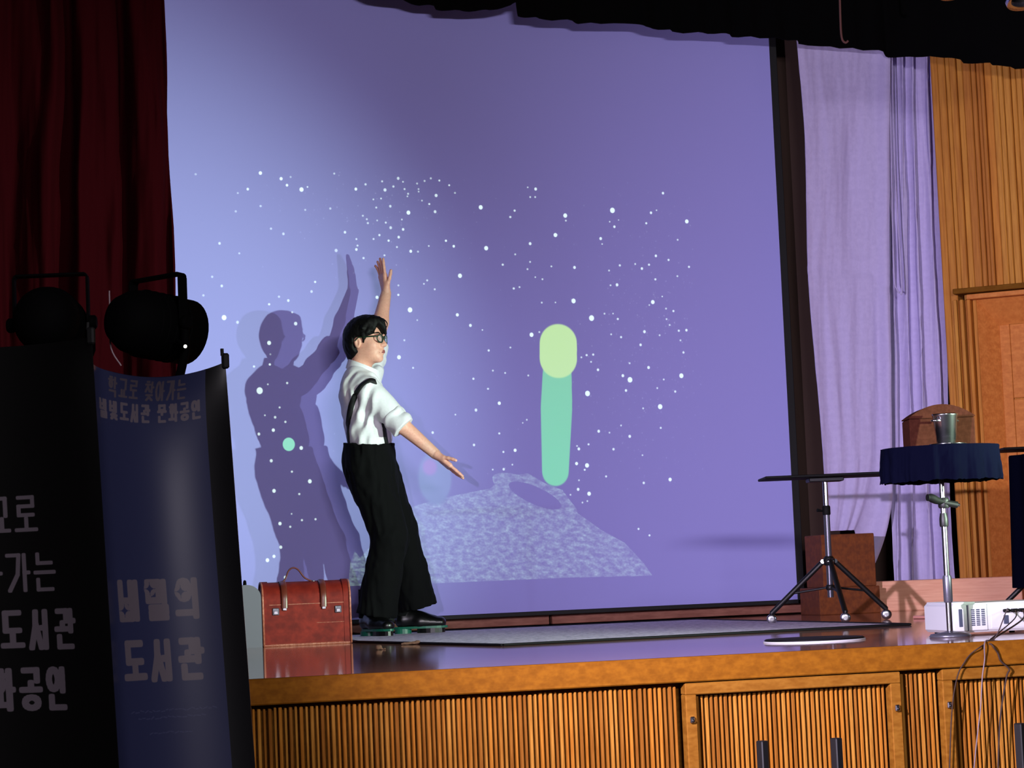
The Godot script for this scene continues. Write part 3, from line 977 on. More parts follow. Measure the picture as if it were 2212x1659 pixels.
	# lamps under the ceiling at the top of the picture
	for k in 2:
		var c: Vector3 = [at(2042, -22, 11.0), at(2205, -8, 11.0)][k]
		var f := thing("ceiling_spotlight", ["small dark spotlight with a chrome rim under the ceiling", "larger dark spotlight with a broad chrome rim under the ceiling"][k], "spotlight", Transform3D(Basis.IDENTITY, c), "unlit spotlights above the stage")
		var sc: float = [0.7, 1.0][k]
		var dn := axis_t(Vector3(0, 0.2, 0), Vector3(0.03, -0.04, 0.06))
		part(f, "housing", MB.new().lathe([Vector2(0.03, 0), Vector2(0.08 * sc, 0.04), Vector2(0.10 * sc, 0.2)], 24, dn, null, false).done(), M.black_metal)
		part(f, "rim", MB.new().lathe([Vector2(0.10 * sc, 0.2), Vector2(0.125 * sc, 0.215), Vector2(0.12 * sc, 0.235), Vector2(0.098 * sc, 0.225)], 28, dn, null, false).done(), M.chrome, "chrome rim")
		part(f, "hanger", MB.new().tube([Vector3(0, 0.2, 0), Vector3(0, 5.0 - c.y, 0)], 0.012, 8).done(), M.black)

func build_side_wall():
	# wooden wall that runs from the pale curtains towards the audience
	var o := at(2070, 1300, 13.3)
	o.y = 0.0
	var dx := Vector3(0.77, 0, 0.638).normalized()
	var t := Transform3D(Basis(dx, Vector3.UP, dx.cross(Vector3.UP)), o)
	var w := thing("wall_right", "orange wooden wall with upright boards and a deep door frame", "wall", t)
	w.set_meta("kind", "structure")
	var L := 4.4
	part(w, "back_panel", slab(Vector3(0.0, 0.0, -0.5), Vector3(L, 5.0, -0.16)), M.board)
	# upright boards above the door
	var x := 0.012
	var k := 0
	var top := 1.83
	while x < 1.5:
		var bw := rng.randf_range(0.022, 0.05)
		var low := 0.0 if x < 0.07 else top
		var th := rng.randf_range(0.02, 0.045)
		part(w, "upright_board", MB.new().box(Vector3(x + bw * 0.5, (low + 4.9) * 0.5, -0.08 + th * 0.5), Vector3(bw - 0.002, 4.9 - low, 0.10 + th), Transform3D.IDENTITY, 0.005).done(), M.boards[rng.randi() % 4])
		x += bw
		k += 1
	part(w, "upright_board", MB.new().box(Vector3((x + L) * 0.5, 2.45, -0.05), Vector3(L - x, 4.9, 0.1)).done(), M.board)
	# door surround: head moulding, stepped jambs, splayed reveal, panelled door
	part(w, "head_moulding", MB.new().box(Vector3(0.80, 1.815, 0.02), Vector3(1.42, 0.03, 0.10)).done(), M.frame)
	part(w, "head_moulding", MB.new().box(Vector3(0.84, 1.78, 0.0), Vector3(1.36, 0.028, 0.08)).done(), M.door)
	var jx := 0.078
	for j in [[0.020, 0.050, 0], [0.012, 0.010, 2], [0.018, 0.045, 0], [0.014, 0.005, 2], [0.020, 0.035, 3], [0.022, -0.01, 1]]:
		part(w, "jamb_strip", MB.new().box(Vector3(jx + j[0] * 0.5, 0.885, -0.06 + j[1] * 0.5), Vector3(j[0], 1.77, 0.08 + j[1]), Transform3D.IDENTITY, 0.003).done(), M.boards[j[2]])
		jx += j[0] + 0.003
	var rv := MB.new()
	var a := Vector3(jx, 0, -0.02)
	var b := Vector3(jx + 0.095, 0, -0.14)
	rv.out_quad(a, b, b + Vector3(0, 1.62, 0), a + Vector3(0, 1.765, 0), Vector3(0, 1, -0.3))
	part(w, "reveal", rv.done(), M.door)
	var sf := MB.new()
	var c := a + Vector3(0, 1.765, 0)
	var e := b + Vector3(0, 1.62, 0)
	sf.out_quad(c, e, e + Vector3(1.0, 0, 0), c + Vector3(1.2, 0, 0), Vector3(0.6, 3.0, 0.0))
	part(w, "soffit", sf.done(), M.door)
	var door := thing("door_3", "orange wooden door deep in the frame of the wooden wall", "door", t)
	door.set_meta("kind", "structure")
	var dx0 := jx + 0.095
	part(door, "stile", MB.new().box(Vector3(dx0 + 0.03, 0.81, -0.15), Vector3(0.06, 1.62, 0.03)).done(), M.door)
	for q in [[0.10, 0.385], [0.389, 1.185], [1.189, 1.62]]:
		part(door, "door_panel", MB.new().box(Vector3(dx0 + 0.06 + 0.45, (q[0] + q[1]) * 0.5, -0.152), Vector3(0.898, q[1] - q[0] - 0.003, 0.03)).done(), M.door)
	part(door, "door_panel", MB.new().box(Vector3(dx0 + 0.51, 0.05, -0.152), Vector3(0.898, 0.097, 0.03)).done(), M.door)

	# wooden boxes on the stage behind the tables
	var s0 := on_floor(1877, 1322)
	var st := part(self, "stage_step", MB.new().box(Vector3(0.44, 0.085, -0.10), Vector3(0.88, 0.17, 0.20), Transform3D.IDENTITY, 0.004).done(), M.step)
	st.transform = Transform3D(t.basis, s0)
	tag(st, "long pinkish wooden step below the gathered pale curtain", "step")
	var bx := part(self, "wooden_box", MB.new().box(Vector3(4.90, 0.075, -12.25), Vector3(0.36, 0.15, 0.30), Transform3D.IDENTITY, 0.004).done(), M.brown_box)
	tag(bx, "low brown wooden box on the floor beside the screen", "box")
	var bx2 := part(self, "wooden_box", MB.new().box(Vector3(4.918, 0.297, -12.26), Vector3(0.315, 0.294, 0.26), Transform3D.IDENTITY, 0.004).done(), M.brown_box)
	tag(bx2, "taller brown wooden box standing on a low brown box", "box")

func build_banners():
	# cross-section of a sheet that bows back in the middle and curls at one edge
	var specs := [
		{"p": at(330, 1300, 4.45), "w": 0.290, "turn": 0.42, "top": at(345, 782, 4.45).y, "label": "dark navy standing banner with Korean title below the stage lamp", "lean": 0.056},
		{"p": at(34, 1300, 4.12), "w": 0.376, "turn": -0.30, "top": at(60, 742, 4.12).y, "label": "black standing banner with four lines of Korean words", "lean": 0.02},
	]
	for k in 2:
		var d: Dictionary = specs[k]
		var base: Vector3 = d.p
		base.y = HALL_FLOOR
		var facing := atan2(-fwd_h.x, -fwd_h.z)
		var b := thing("standing_banner", d.label, "banner", stand(base, facing + d.turn), "standing banners before the stage")
		var h: float = d.top - HALL_FLOOR
		var wd: float = d.w
		var fn := func(u: float, v: float) -> Vector3:
			var x := (u - 0.5) * wd
			var y := lerpf(h, 0.06, v)
			var z := 0.06 * pow(absf(u - 0.55) * 2.0, 2.0) * (1.0 - 0.5 * v)
			# the upper edge hangs through between its two clips
			var sag := (1.0 - pow(absf(u * 2.0 - 1.0), 2.0))
			y -= sag * 0.030 * exp(-v * 9.0) if k == 0 else 0.0
			z += exp(-v * 26.0) * 0.05 * sag if k == 0 else 0.0
			z += 0.05 * pow(clampf(1.0 - u / 0.16, 0.0, 1.0), 2.0)
			return Vector3(x - (y - h) * d.lean, y, z - v * 0.04)
		var m := mat(Color.WHITE, 0.28)
		m.albedo_texture = tex(banner_print(k))
		part(b, "printed_sheet", MB.new().sheet(fn, 40, 60, 0.0015).done(), m)
		var mast := MB.new()
		mast.tube([Vector3(0, 0.03, -0.08), Vector3(0.02, h * 0.6, -0.07)], 0.009, 8)
		part(b, "mast", mast.done(), M.black)
		for sgn in [-1.0, 1.0]:
			var tip: Vector3 = fn.call(0.5 + sgn * 0.5, 0.0)
			var hold: Vector3 = fn.call(0.5 + sgn * 0.34, 0.02)
			part(b, "arm", MB.new().tube([Vector3(0.02, h * 0.6, -0.09), hold + Vector3(0, 0, -0.03), hold + Vector3(0, 0.002, -0.005)], 0.005, 8).done(), M.black)
			var lowt: Vector3 = fn.call(0.5 + sgn * 0.5, 1.0)
			part(b, "arm", MB.new().tube([Vector3(0, 0.35, -0.075), lowt + Vector3(0, 0.0, -0.004)], 0.005, 8).done(), M.black)
			var clip := part(b, "clip", MB.new().box(tip + Vector3(0, 0.002, 0), Vector3(0.014, 0.03, 0.012)).done(), M.black)
			part(clip, "clip_hook", MB.new().tube([tip + Vector3(-0.006, 0.012, 0), tip + Vector3(-0.006, 0.026, 0)], 0.0035, 6).done(), M.black)
		part(b, "foot_bar", MB.new().box(Vector3(0, 0.03, -0.06), Vector3(wd * 0.95, 0.06, 0.10)).done(), M.black)

# ------------------------------------------------------------------ the performer
var man_t: Transform3D
var man_inv: Transform3D

func m(px: float, py: float, w := 0.0) -> Vector3:
	# a point of the figure in its own metres; w towards the audience
	return man_inv * at(px, py, 12.25 - w)

func finger(s: Sdf, base: Vector3, dir: Vector3, curl: Vector3, lens: Array, r: float):
	var p := base
	var d := dir.normalized()
	for i in 3:
		var q: Vector3 = p + d * lens[i]
		s.cap(p, q, r * (1.0 - 0.08 * i), r * (0.92 - 0.08 * i), 0.004)
		p = q
		d = (d + curl).normalized()

func hand(mesh: ArrayMesh, wrist: Vector3, elbow: Vector3, wr: float, dir: Vector3, across: Vector3, normal: Vector3, curls: Array, thumb: Vector3, length: float, spread := 0.05):
	# dir: towards the fingers, across: from little finger to forefinger, normal: out of the palm
	var palm_end := wrist + dir * 0.095 * length
	var lo := wrist
	var hi := wrist
	for q in [wrist + (elbow - wrist).normalized() * 0.06, wrist + dir * 0.21 * length, wrist + thumb * 0.15]:
		lo = Vector3(minf(lo.x, q.x), minf(lo.y, q.y), minf(lo.z, q.z))
		hi = Vector3(maxf(hi.x, q.x), maxf(hi.y, q.y), maxf(hi.z, q.z))
	var s := Sdf.new(lo - Vector3.ONE * 0.075, hi + Vector3.ONE * 0.075, 0.003)
	s.cap(wrist + (elbow - wrist).normalized() * 0.07, wrist, wr * 1.06, wr * 0.92, 0.01)
	for k in 4:
		var off := across * (k - 1.5) * 0.021
		s.cap(wrist + across * (k - 1.5) * 0.010 + dir * 0.008, palm_end + off, 0.016, 0.0135, 0.014)
	for k in 4:
		var off := across * (k - 1.5) * 0.022
		var len_k: float = [0.80, 0.96, 1.06, 0.98][k] * length
		var d := (dir + across * (k - 1.5) * spread).normalized()
		finger(s, palm_end + off, d, normal * curls[k], [0.042 * len_k, 0.027 * len_k, 0.021 * len_k], 0.0092)
	# thumb from the side of the palm near its base
	var tb := wrist + dir * 0.030 + across * 0.026
	s.cap(wrist + dir * 0.018 + across * 0.012, tb + thumb * 0.02, 0.016, 0.0125, 0.012)
	finger(s, tb + thumb * 0.015, thumb, dir * 0.25, [0.032, 0.026, 0.018], 0.0105)
	s.add_to(mesh)

func ribbon(s: Sdf, pts: Array, width: float, lift: float, from_w: float) -> ArrayMesh:
	# a band laid on the surface that the audience side shows
	var line := []
	for p in curve(pts, 8):
		var q := m(p.x, p.y, from_w)
		var met := false
		for k in 180:
			if s.at(q) < 0.0:
				met = true
				break
			q.z -= 0.003
		if not met:
			continue
		var e := 0.01
		var n := Vector3(s.at(q + Vector3(e, 0, 0)) - s.at(q - Vector3(e, 0, 0)), s.at(q + Vector3(0, e, 0)) - s.at(q - Vector3(0, e, 0)), s.at(q + Vector3(0, 0, e)) - s.at(q - Vector3(0, 0, e))).normalized()
		line.append([q + n * lift, n])
	var b := MB.new()
	var rows := []
	for i in line.size():
		var tan: Vector3 = (line[mini(i + 1, line.size() - 1)][0] - line[maxi(i - 1, 0)][0]).normalized()
		var n: Vector3 = line[i][1]
		var sd: Vector3 = tan.cross(n).normalized() * width * 0.5
		var c: Vector3 = line[i][0]
		rows.append([c - sd - n * 0.004, c - sd + n * 0.002, c + sd + n * 0.002, c + sd - n * 0.004])
	b.smooth(true)
	for i in rows.size() - 1:
		for k in 3:
			b.out_quad(rows[i][k], rows[i][k + 1], rows[i + 1][k + 1], rows[i + 1][k], line[i][0] - line[i][1] * 0.05)
	return b.done()

func build_performer():
	var foot := at(865, 1372, 12.25)
	foot.y = 0.0
	man_t = Transform3D(Basis(side_h, Vector3.UP, -fwd_h), foot)
	man_inv = man_t.affine_inverse()
	var who := thing("person", "person in white shirt, black braces and wide black trousers, one arm raised", "person", man_t)

	# ---- body: head, neck, trunk, arms, legs and hands in one mesh
	var body := ArrayMesh.new()
	var th := deg_to_rad(22.0)
	var hf := Vector3(cos(th), 0.03, sin(th)).normalized()
	var hs := Vector3(-sin(th), 0, cos(th))
	var hu := hs.cross(hf).normalized()
	var hb := Basis(hf, hu, hs)
	var hc := m(789, 737, 0.0)
	var H := func(f: float, u: float, s: float) -> Vector3: return hc + hf * f + hu * u + hs * s
	var head := Sdf.new(hc - Vector3(0.15, 0.22, 0.14), hc + Vector3(0.17, 0.14, 0.14), 0.003)
	head.ell(H.call(-0.004, 0.025, 0), Vector3(0.092, 0.088, 0.074), hb, 0.01)
	head.ell(H.call(0.030, -0.030, 0), Vector3(0.066, 0.080, 0.062), hb, 0.03)
	head.ell(H.call(0.040, -0.078, 0), Vector3(0.048, 0.040, 0.046), hb, 0.025)
	head.ell(H.call(0.074, -0.102, 0), Vector3(0.020, 0.018, 0.024), hb, 0.02)
	for sg in [-1.0, 1.0]:
		head.ell(H.call(0.055, -0.030, 0.036 * sg), Vector3(0.028, 0.024, 0.024), hb, 0.02)
		head.ell(H.call(0.084, 0.004, 0.030 * sg), Vector3(0.014, 0.010, 0.018), hb, 0.012, true)
		head.ell(H.call(0.074, 0.004, 0.030 * sg), Vector3(0.012, 0.009, 0.014), hb, 0.004)
		# ears
		head.ell(H.call(-0.012, -0.012, 0.076 * sg), Vector3(0.018, 0.031, 0.009), hb * Basis(Vector3.BACK, 0.2), 0.008)
		head.ell(H.call(-0.006, -0.010, 0.084 * sg), Vector3(0.009, 0.019, 0.006), hb, 0.006, true)
	head.cap(H.call(0.086, 0.010, 0), H.call(0.112, -0.030, 0), 0.009, 0.012, 0.012)
	head.cap(H.call(0.100, -0.034, -0.011), H.call(0.100, -0.034, 0.011), 0.009, 0.009, 0.008)
	head.ell(H.call(0.090, -0.064, 0), Vector3(0.016, 0.016, 0.026), hb, 0.014)
	head.cap(H.call(-0.020, -0.070, 0), m(775, 818, 0), 0.056, 0.060, 0.03)
	head.add_to(body)

	# trunk and limbs under the clothes
	var trunk := Sdf.new(Vector3(-0.55, 0.04, -0.75), Vector3(0.45, 2.0, 0.45), 0.012)
	trunk.cap(m(776, 800, 0), m(780, 840, 0), 0.055, 0.060, 0.03)
	trunk.cap(m(784, 860, 0), m(797, 965, 0), 0.095, 0.090, 0.04, 0.68)
	trunk.cap(m(797, 965, 0), m(800, 1000, 0), 0.090, 0.095, 0.04, 0.68)
	trunk.cap(m(805, 1010, 0.08), m(838, 1170, 0.10), 0.075, 0.055, 0.03)
	trunk.cap(m(838, 1170, 0.10), m(797, 1335, 0.08), 0.050, 0.032, 0.02)
	trunk.cap(m(812, 1010, -0.08), m(868, 1165, -0.10), 0.075, 0.055, 0.03)
	trunk.cap(m(868, 1165, -0.10), m(874, 1335, -0.10), 0.050, 0.032, 0.02)
	# near arm, lowered forwards
	var sh_n := m(795, 842, 0.15)
	var el_n := m(866, 917, 0.20)
	var wr_n := m(941, 981, 0.20)
	trunk.cap(sh_n, el_n, 0.050, 0.040, 0.03)
	trunk.cap(el_n, wr_n, 0.043, 0.029, 0.02)
	# far arm, raised towards the screen
	var sh_f := m(797, 822, -0.17)
	var el_f := m(812, 748, -0.33)
	var wr_f := m(834, 632, -0.42)
	trunk.cap(sh_f, el_f, 0.052, 0.042, 0.03)
	trunk.cap(el_f, wr_f.lerp(el_f, 0.55), 0.043, 0.044, 0.02)
	trunk.cap(wr_f.lerp(el_f, 0.55), wr_f, 0.044, 0.029, 0.02)
	trunk.add_to(body)
	# near hand: open, palm up, fingers running down and forward
	hand(body, wr_n, el_n, 0.029, Vector3(0.72, -0.69, 0.0).normalized(), Vector3(0.12, 0.10, 1.0).normalized(), Vector3(0.69, 0.72, 0.0).normalized(), [0.05, 0.02, -0.02, 0.0], Vector3(0.86, -0.16, 0.42).normalized(), 1.0)
	# far hand: upright, fingers bent back
	hand(body, wr_f, el_f, 0.028, Vector3(-0.16, 0.96, -0.10).normalized(), Vector3(0.42, 0.05, 0.9).normalized(), Vector3(0.9, 0.12, -0.40).normalized(), [-0.22, -0.10, -0.03, 0.03], Vector3(0.36, 0.90, 0.25).normalized(), 1.0, 0.12)
	part(who, "body", body, M.skin, "bare head, forearms and hands")

	# ---- lips, brows
	var lips := ArrayMesh.new()
	var ls := Sdf.new(H.call(0.09, -0.066, 0) - Vector3.ONE * 0.05, H.call(0.09, -0.066, 0) + Vector3.ONE * 0.05, 0.0022)
	for k in 6:
		var a := (k - 2.5) / 2.5
		for q in [[-0.0615, 0.0042], [-0.0690, 0.0050]]:
			ls.ell(H.call(0.1040 - 0.014 * a * a, q[0] - 0.001 * absf(a), a * 0.021), Vector3(0.005, q[1], 0.007), hb, 0.003)
	ls.add_to(lips)
	part(who, "lips", lips, M.lips)
	for sg in [-1.0, 1.0]:
		part(who, "eyebrow", MB.new().tube([H.call(0.096, 0.030, 0.014 * sg), H.call(0.093, 0.034, 0.030 * sg), H.call(0.078, 0.030, 0.050 * sg)], [0.003, 0.004, 0.002], 6).done(), M.hair)
		var eb := part(who, "eye", MB.new().lathe([Vector2(0.0, -0.011), Vector2(0.008, -0.008), Vector2(0.011, 0.0), Vector2(0.008, 0.008), Vector2(0.0, 0.011)], 12, axis_t(H.call(0.075, 0.004, 0.030 * sg), H.call(0.090, 0.004, 0.032 * sg))).done(), M.white_plastic)
		part(eb, "iris", MB.new().lathe([Vector2(0.0055, 0.0095), Vector2(0.004, 0.0108), Vector2(0.0, 0.0116)], 12, axis_t(H.call(0.075, 0.004, 0.030 * sg), H.call(0.090, 0.004, 0.032 * sg)), null, false).done(), M.hair)

	# ---- hair: a cap with the face cut free, parted fringe, short nape
	var hair := ArrayMesh.new()
	var hr := Sdf.new(hc - Vector3(0.17, 0.18, 0.15), hc + Vector3(0.18, 0.18, 0.15), 0.004)
	hr.ell(H.call(-0.012, 0.034, 0), Vector3(0.108, 0.098, 0.090), hb, 0.01)
	hr.ell(H.call(-0.046, -0.010, 0), Vector3(0.070, 0.090, 0.080), hb, 0.03)
	hr.ell(H.call(0.025, 0.090, 0.0), Vector3(0.085, 0.045, 0.070), hb, 0.03)
	hr.cap(H.call(-0.066, -0.040, 0), H.call(-0.062, -0.112, 0), 0.048, 0.034, 0.03)
	hr.ell(H.call(0.075, -0.055, 0), Vector3(0.090, 0.088, 0.13), hb, 0.012, true)
	hr.ell(H.call(0.098, 0.034, 0.022), Vector3(0.030, 0.050, 0.030), hb, 0.008, true)
	for sg in [-1.0, 1.0]:
		hr.ell(H.call(0.004, -0.030, 0.088 * sg), Vector3(0.042, 0.052, 0.04), hb, 0.008, true)
		hr.cap(H.call(0.028, 0.03, 0.074 * sg), H.call(0.022, -0.012, 0.071 * sg), 0.012, 0.006, 0.012)
	# fringe locks
	for q in [[0.080, 0.100, 0.020, 0.072, 0.045, 0.060], [0.070, 0.098, 0.035, 0.050, 0.035, 0.074], [0.085, 0.098, 0.010, 0.112, 0.062, -0.012], [0.100, 0.080, -0.004, 0.112, 0.030, -0.022], [0.085, 0.095, -0.025, 0.100, 0.040, -0.045], [0.060, 0.108, 0.030, 0.030, 0.060, 0.082]]:
		hr.cap(H.call(q[0], q[1], q[2]), H.call(q[3], q[4], q[5]), 0.020, 0.008, 0.015)
	var hn := FastNoiseLite.new()
	hn.frequency = 1.0
	hr.bend(func(p: Vector3) -> float: return hn.get_noise_3d(p.x * 45.0 + p.y * 20.0, p.y * 16.0, p.z * 45.0) * 0.004, 0.02)
	hr.add_to(hair)
	part(who, "hair", hair, M.hair, "short black hair with a parted fringe")
	var tuft := H.call(0.075, 0.115, -0.01) as Vector3
	part(who, "hair_strand", MB.new().tube(curve([tuft, H.call(0.105, 0.108, -0.015), H.call(0.124, 0.085, -0.02), H.call(0.120, 0.062, -0.02)], 5), [0.005] + range(14).map(func(i): return 0.0045 - i * 0.00018) + [0.0015], 6).done(), M.hair)

	# ---- spectacles
	var gl := MB.new()
	var temple := []
	for sg in [-1.0, 1.0]:
		var ring := []
		var gc: Vector3 = H.call(0.108, 0.000, 0.034 * sg)
		for k in 15:
			var a := TAU * k / 14.0
			ring.append(gc + hs * cos(a) * 0.025 * (1.1 if sin(a) > 0.2 else 1.0) + hu * sin(a) * 0.021 - hf * 0.010 * absf(cos(a)) * (1.0 if cos(a) * sg > 0.0 else 0.1))
		gl.tube(ring, 0.0036, 6)
		gl.tube([H.call(0.100, 0.012, 0.060 * sg), H.call(0.060, 0.012, 0.079 * sg), H.call(0.000, 0.014, 0.083 * sg), H.call(-0.022, -0.004, 0.083 * sg)], 0.0036, 6, 1.0)
		temple.append(gc)
	gl.tube(curve([H.call(0.109, 0.008, -0.012), H.call(0.113, 0.011, 0.0), H.call(0.109, 0.008, 0.012)], 4), 0.0034, 6)
	var gm := part(who, "spectacles", gl.done(), M.spectacle, "dark green spectacle frame")
	for sg in [-1.0, 1.0]:
		var lens := MB.new()
		lens.lathe([Vector2(0.024, 0.0), Vector2(0.014, 0.0016), Vector2(0.0, 0.0022)], 20, Transform3D(Basis(hs, hf, hu), H.call(0.104, 0.000, 0.034 * sg)), null, false)
		part(gm, "lens", lens.done(), M.lens)

	# ---- shirt
	var wrinkle := FastNoiseLite.new()
	wrinkle.seed = 3
	wrinkle.frequency = 1.0
	wrinkle.fractal_octaves = 2
	var creases := func(p: Vector3) -> float:
		# long soft folds that swing round the body
		var w := wrinkle.get_noise_3d(p.x * 4.0, p.y * 4.0, p.z * 4.0)
		var g := wrinkle.get_noise_3d(p.x * 5.0 + 31.0, p.y * 5.0, p.z * 5.0)
		return sin((p.x * 0.75 - p.y * 0.65 + p.z * 0.35) * 80.0 + w * 5.0) * 0.0085 * clampf(0.45 + g * 1.3, 0.0, 1.0) + w * 0.006
	var shirt := ArrayMesh.new()
	var ss := Sdf.new(Vector3(-0.42, 0.90, -0.46), Vector3(0.22, 1.62, 0.38), 0.007)
	ss.cap(m(781, 852, 0), m(797, 962, 0), 0.116, 0.104, 0.03, 0.72)
	ss.cap(m(775, 838, 0.09), m(778, 838, -0.09), 0.085, 0.085, 0.05)
	ss.cap(m(773, 815, 0.04), m(773, 815, -0.04), 0.070, 0.070, 0.05)
	ss.cap(m(796, 900, 0.02), m(800, 938, 0.0), 0.116, 0.112, 0.04, 0.72)
	ss.cap(sh_n, el_n, 0.075, 0.058, 0.035, 1.0, true)
	ss.cap(sh_f, sh_f.lerp(el_f, 0.9), 0.074, 0.062, 0.035, 1.0, true)
	ss.bend(creases, 0.03)
	ss.add_to(shirt)
	var so := part(who, "shirt", shirt, M.shirt, "white crumpled shirt")
	# turned-up cuffs and stand-up collar
	for q in [[sh_n, el_n, 0.061], [sh_f, sh_f.lerp(el_f, 0.92), 0.062]]:
		var cu := Sdf.new((q[1] as Vector3) - Vector3.ONE * 0.13, (q[1] as Vector3) + Vector3.ONE * 0.13, 0.005)
		var dd: Vector3 = (q[1] - q[0]).normalized()
		cu.cap(q[1] - dd * 0.05, q[1] + dd * 0.022, q[2] + 0.004, q[2] + 0.006, 0.004, 1.0, true)
		cu.bend(func(p: Vector3) -> float: return creases.call(p * 1.3) * 0.7, 0.02)
		var cm := ArrayMesh.new()
		cu.add_to(cm)
		part(so, "cuff", cm, M.shirt)
	var col_ := MB.new()
	var back_top := m(752, 776, 0.0)
	var front_top := m(822, 803, 0.0)
	var cmid := (back_top + front_top) * 0.5
	var cxv := (front_top - back_top) * 0.5
	var collar_fn := func(u: float, v: float) -> Vector3:
		var a := lerpf(0.12, TAU - 0.12, u)
		var r := 1.0 + 0.10 * v
		return cmid + cxv * cos(a) * r + Vector3(0, 0, -sin(a) * 0.082 * r) + Vector3(-0.006 * v, -0.062 * v - 0.012 * v * cos(a), 0)
	col_.sheet(collar_fn, 48, 6, 0.006)
	part(so, "collar", col_.done(), M.shirt)

	# ---- trousers
	var tr := ArrayMesh.new()
	var ts := Sdf.new(Vector3(-0.42, 0.02, -0.34), Vector3(0.34, 1.10, 0.34), 0.008)
	ts.cap(m(797, 1005, 0), m(797, 958, 0), 0.132, 0.134, 0.03, 0.72, true)
	ts.cap(m(797, 1000, 0), m(808, 1050, 0), 0.130, 0.125, 0.04, 0.74)
	ts.cap(m(803, 1030, 0.07), m(842, 1160, 0.10), 0.120, 0.098, 0.04)
	ts.cap(m(842, 1160, 0.10), m(813, 1329, 0.10), 0.096, 0.108, 0.025, 1.0, true)
	ts.cap(m(818, 1030, -0.06), m(862, 1140, -0.09), 0.118, 0.094, 0.04)
	ts.cap(m(862, 1140, -0.09), m(905, 1312, -0.10), 0.094, 0.100, 0.02, 1.0, true)
	ts.bend(func(p: Vector3) -> float:
		var a := wrinkle.get_noise_3d(p.x * 12.0, p.y * 3.0, p.z * 12.0)
		return (absf(a) - 0.15) * 0.016 + wrinkle.get_noise_3d(p.x * 7.0 + 9.0, p.y * 11.0, p.z * 6.0) * 0.005, 0.03)
	ts.add_to(tr)
	part(who, "trousers", tr, M.trousers, "wide high-waisted black trousers")

	# ---- braces
	part(who, "brace_strap", ribbon(ss, [Vector2(806, 818), Vector2(793, 816), Vector2(775, 828), Vector2(757, 855), Vector2(747, 890), Vector2(743, 925), Vector2(745, 964)], 0.030, 0.003, 0.4), M.strap, "black brace strap over the shoulder")
	part(who, "brace_strap", ribbon(ss, [Vector2(827, 905), Vector2(830, 935), Vector2(834, 962)], 0.028, 0.003, 0.14), M.strap)

	# ---- shoes: black uppers on green soles with a block heel
	var shoe_specs := [[m(785, 1374, 0.04), -0.95, 0.0], [m(853, 1374, -0.10), -0.04, 0.0]]
	for k in 2:
		var heel: Vector3 = shoe_specs[k][0]
		heel.y = 0.0
		var turn: float = shoe_specs[k][1]
		var t := Transform3D(Basis(Vector3.UP, turn), heel)
		part(who, "sock", MB.new().tube([t * Vector3(0.048, 0.10, 0), t * Vector3(0.052, 0.25, 0)], 0.046, 14).done(), M.trousers)
		var up := ArrayMesh.new()
		var us := Sdf.new(Vector3(-0.04, 0.0, -0.09), Vector3(0.33, 0.17, 0.09), 0.005)
		us.cap(Vector3(0.045, 0.07, 0), Vector3(0.05, 0.125, 0), 0.042, 0.040, 0.02)
		us.cap(Vector3(0.05, 0.062, 0), Vector3(0.14, 0.058, 0), 0.040, 0.042, 0.02)
		us.cap(Vector3(0.10, 0.085, 0), Vector3(0.20, 0.055, 0), 0.036, 0.030, 0.03)
		us.cap(Vector3(0.14, 0.050, 0), Vector3(0.245, 0.046, 0), 0.044, 0.032, 0.02, 0.85)
		us.ell(Vector3(0.12, 0.0, 0), Vector3(0.4, 0.026, 0.3), Basis.IDENTITY, 0.004, true)
		us.add_to(up)
		var shoe := part(who, "shoe", up, M.shoe, "black shoe")
		shoe.transform = t * Transform3D(Basis.IDENTITY, Vector3(0, 0.012, 0))
		var outline := PackedVector2Array()
		for i in 28:
			var a := TAU * i / 28.0
			var x := 0.138 + cos(a) * 0.146
			var w := 0.040 + 0.010 * clampf((x - 0.08) / 0.12, 0.0, 1.0)
			outline.append(Vector2(x, sin(a) * w * (1.0 if absf(cos(a)) < 0.9 else 0.9)))
		part(shoe, "sole", MB.new().prism(outline, 0.012, Transform3D(Basis.IDENTITY, Vector3(0, 0.018, 0))).done(), M.sole, "green sole")
		var heel_o := PackedVector2Array()
		var fore_o := PackedVector2Array()
		for i in 20:
			var a := TAU * i / 20.0
			heel_o.append(Vector2(0.045 + cos(a) * 0.045, sin(a) * 0.037))
			fore_o.append(Vector2(0.195 + cos(a) * 0.075, sin(a) * 0.043))
		part(shoe, "heel", MB.new().prism(heel_o, 0.031, Transform3D(Basis.IDENTITY, Vector3(0, -0.012, 0))).done(), M.sole, "green block heel")
		part(shoe, "tread", MB.new().prism(fore_o, 0.031, Transform3D(Basis.IDENTITY, Vector3(0, -0.012, 0))).done(), M.shoe)

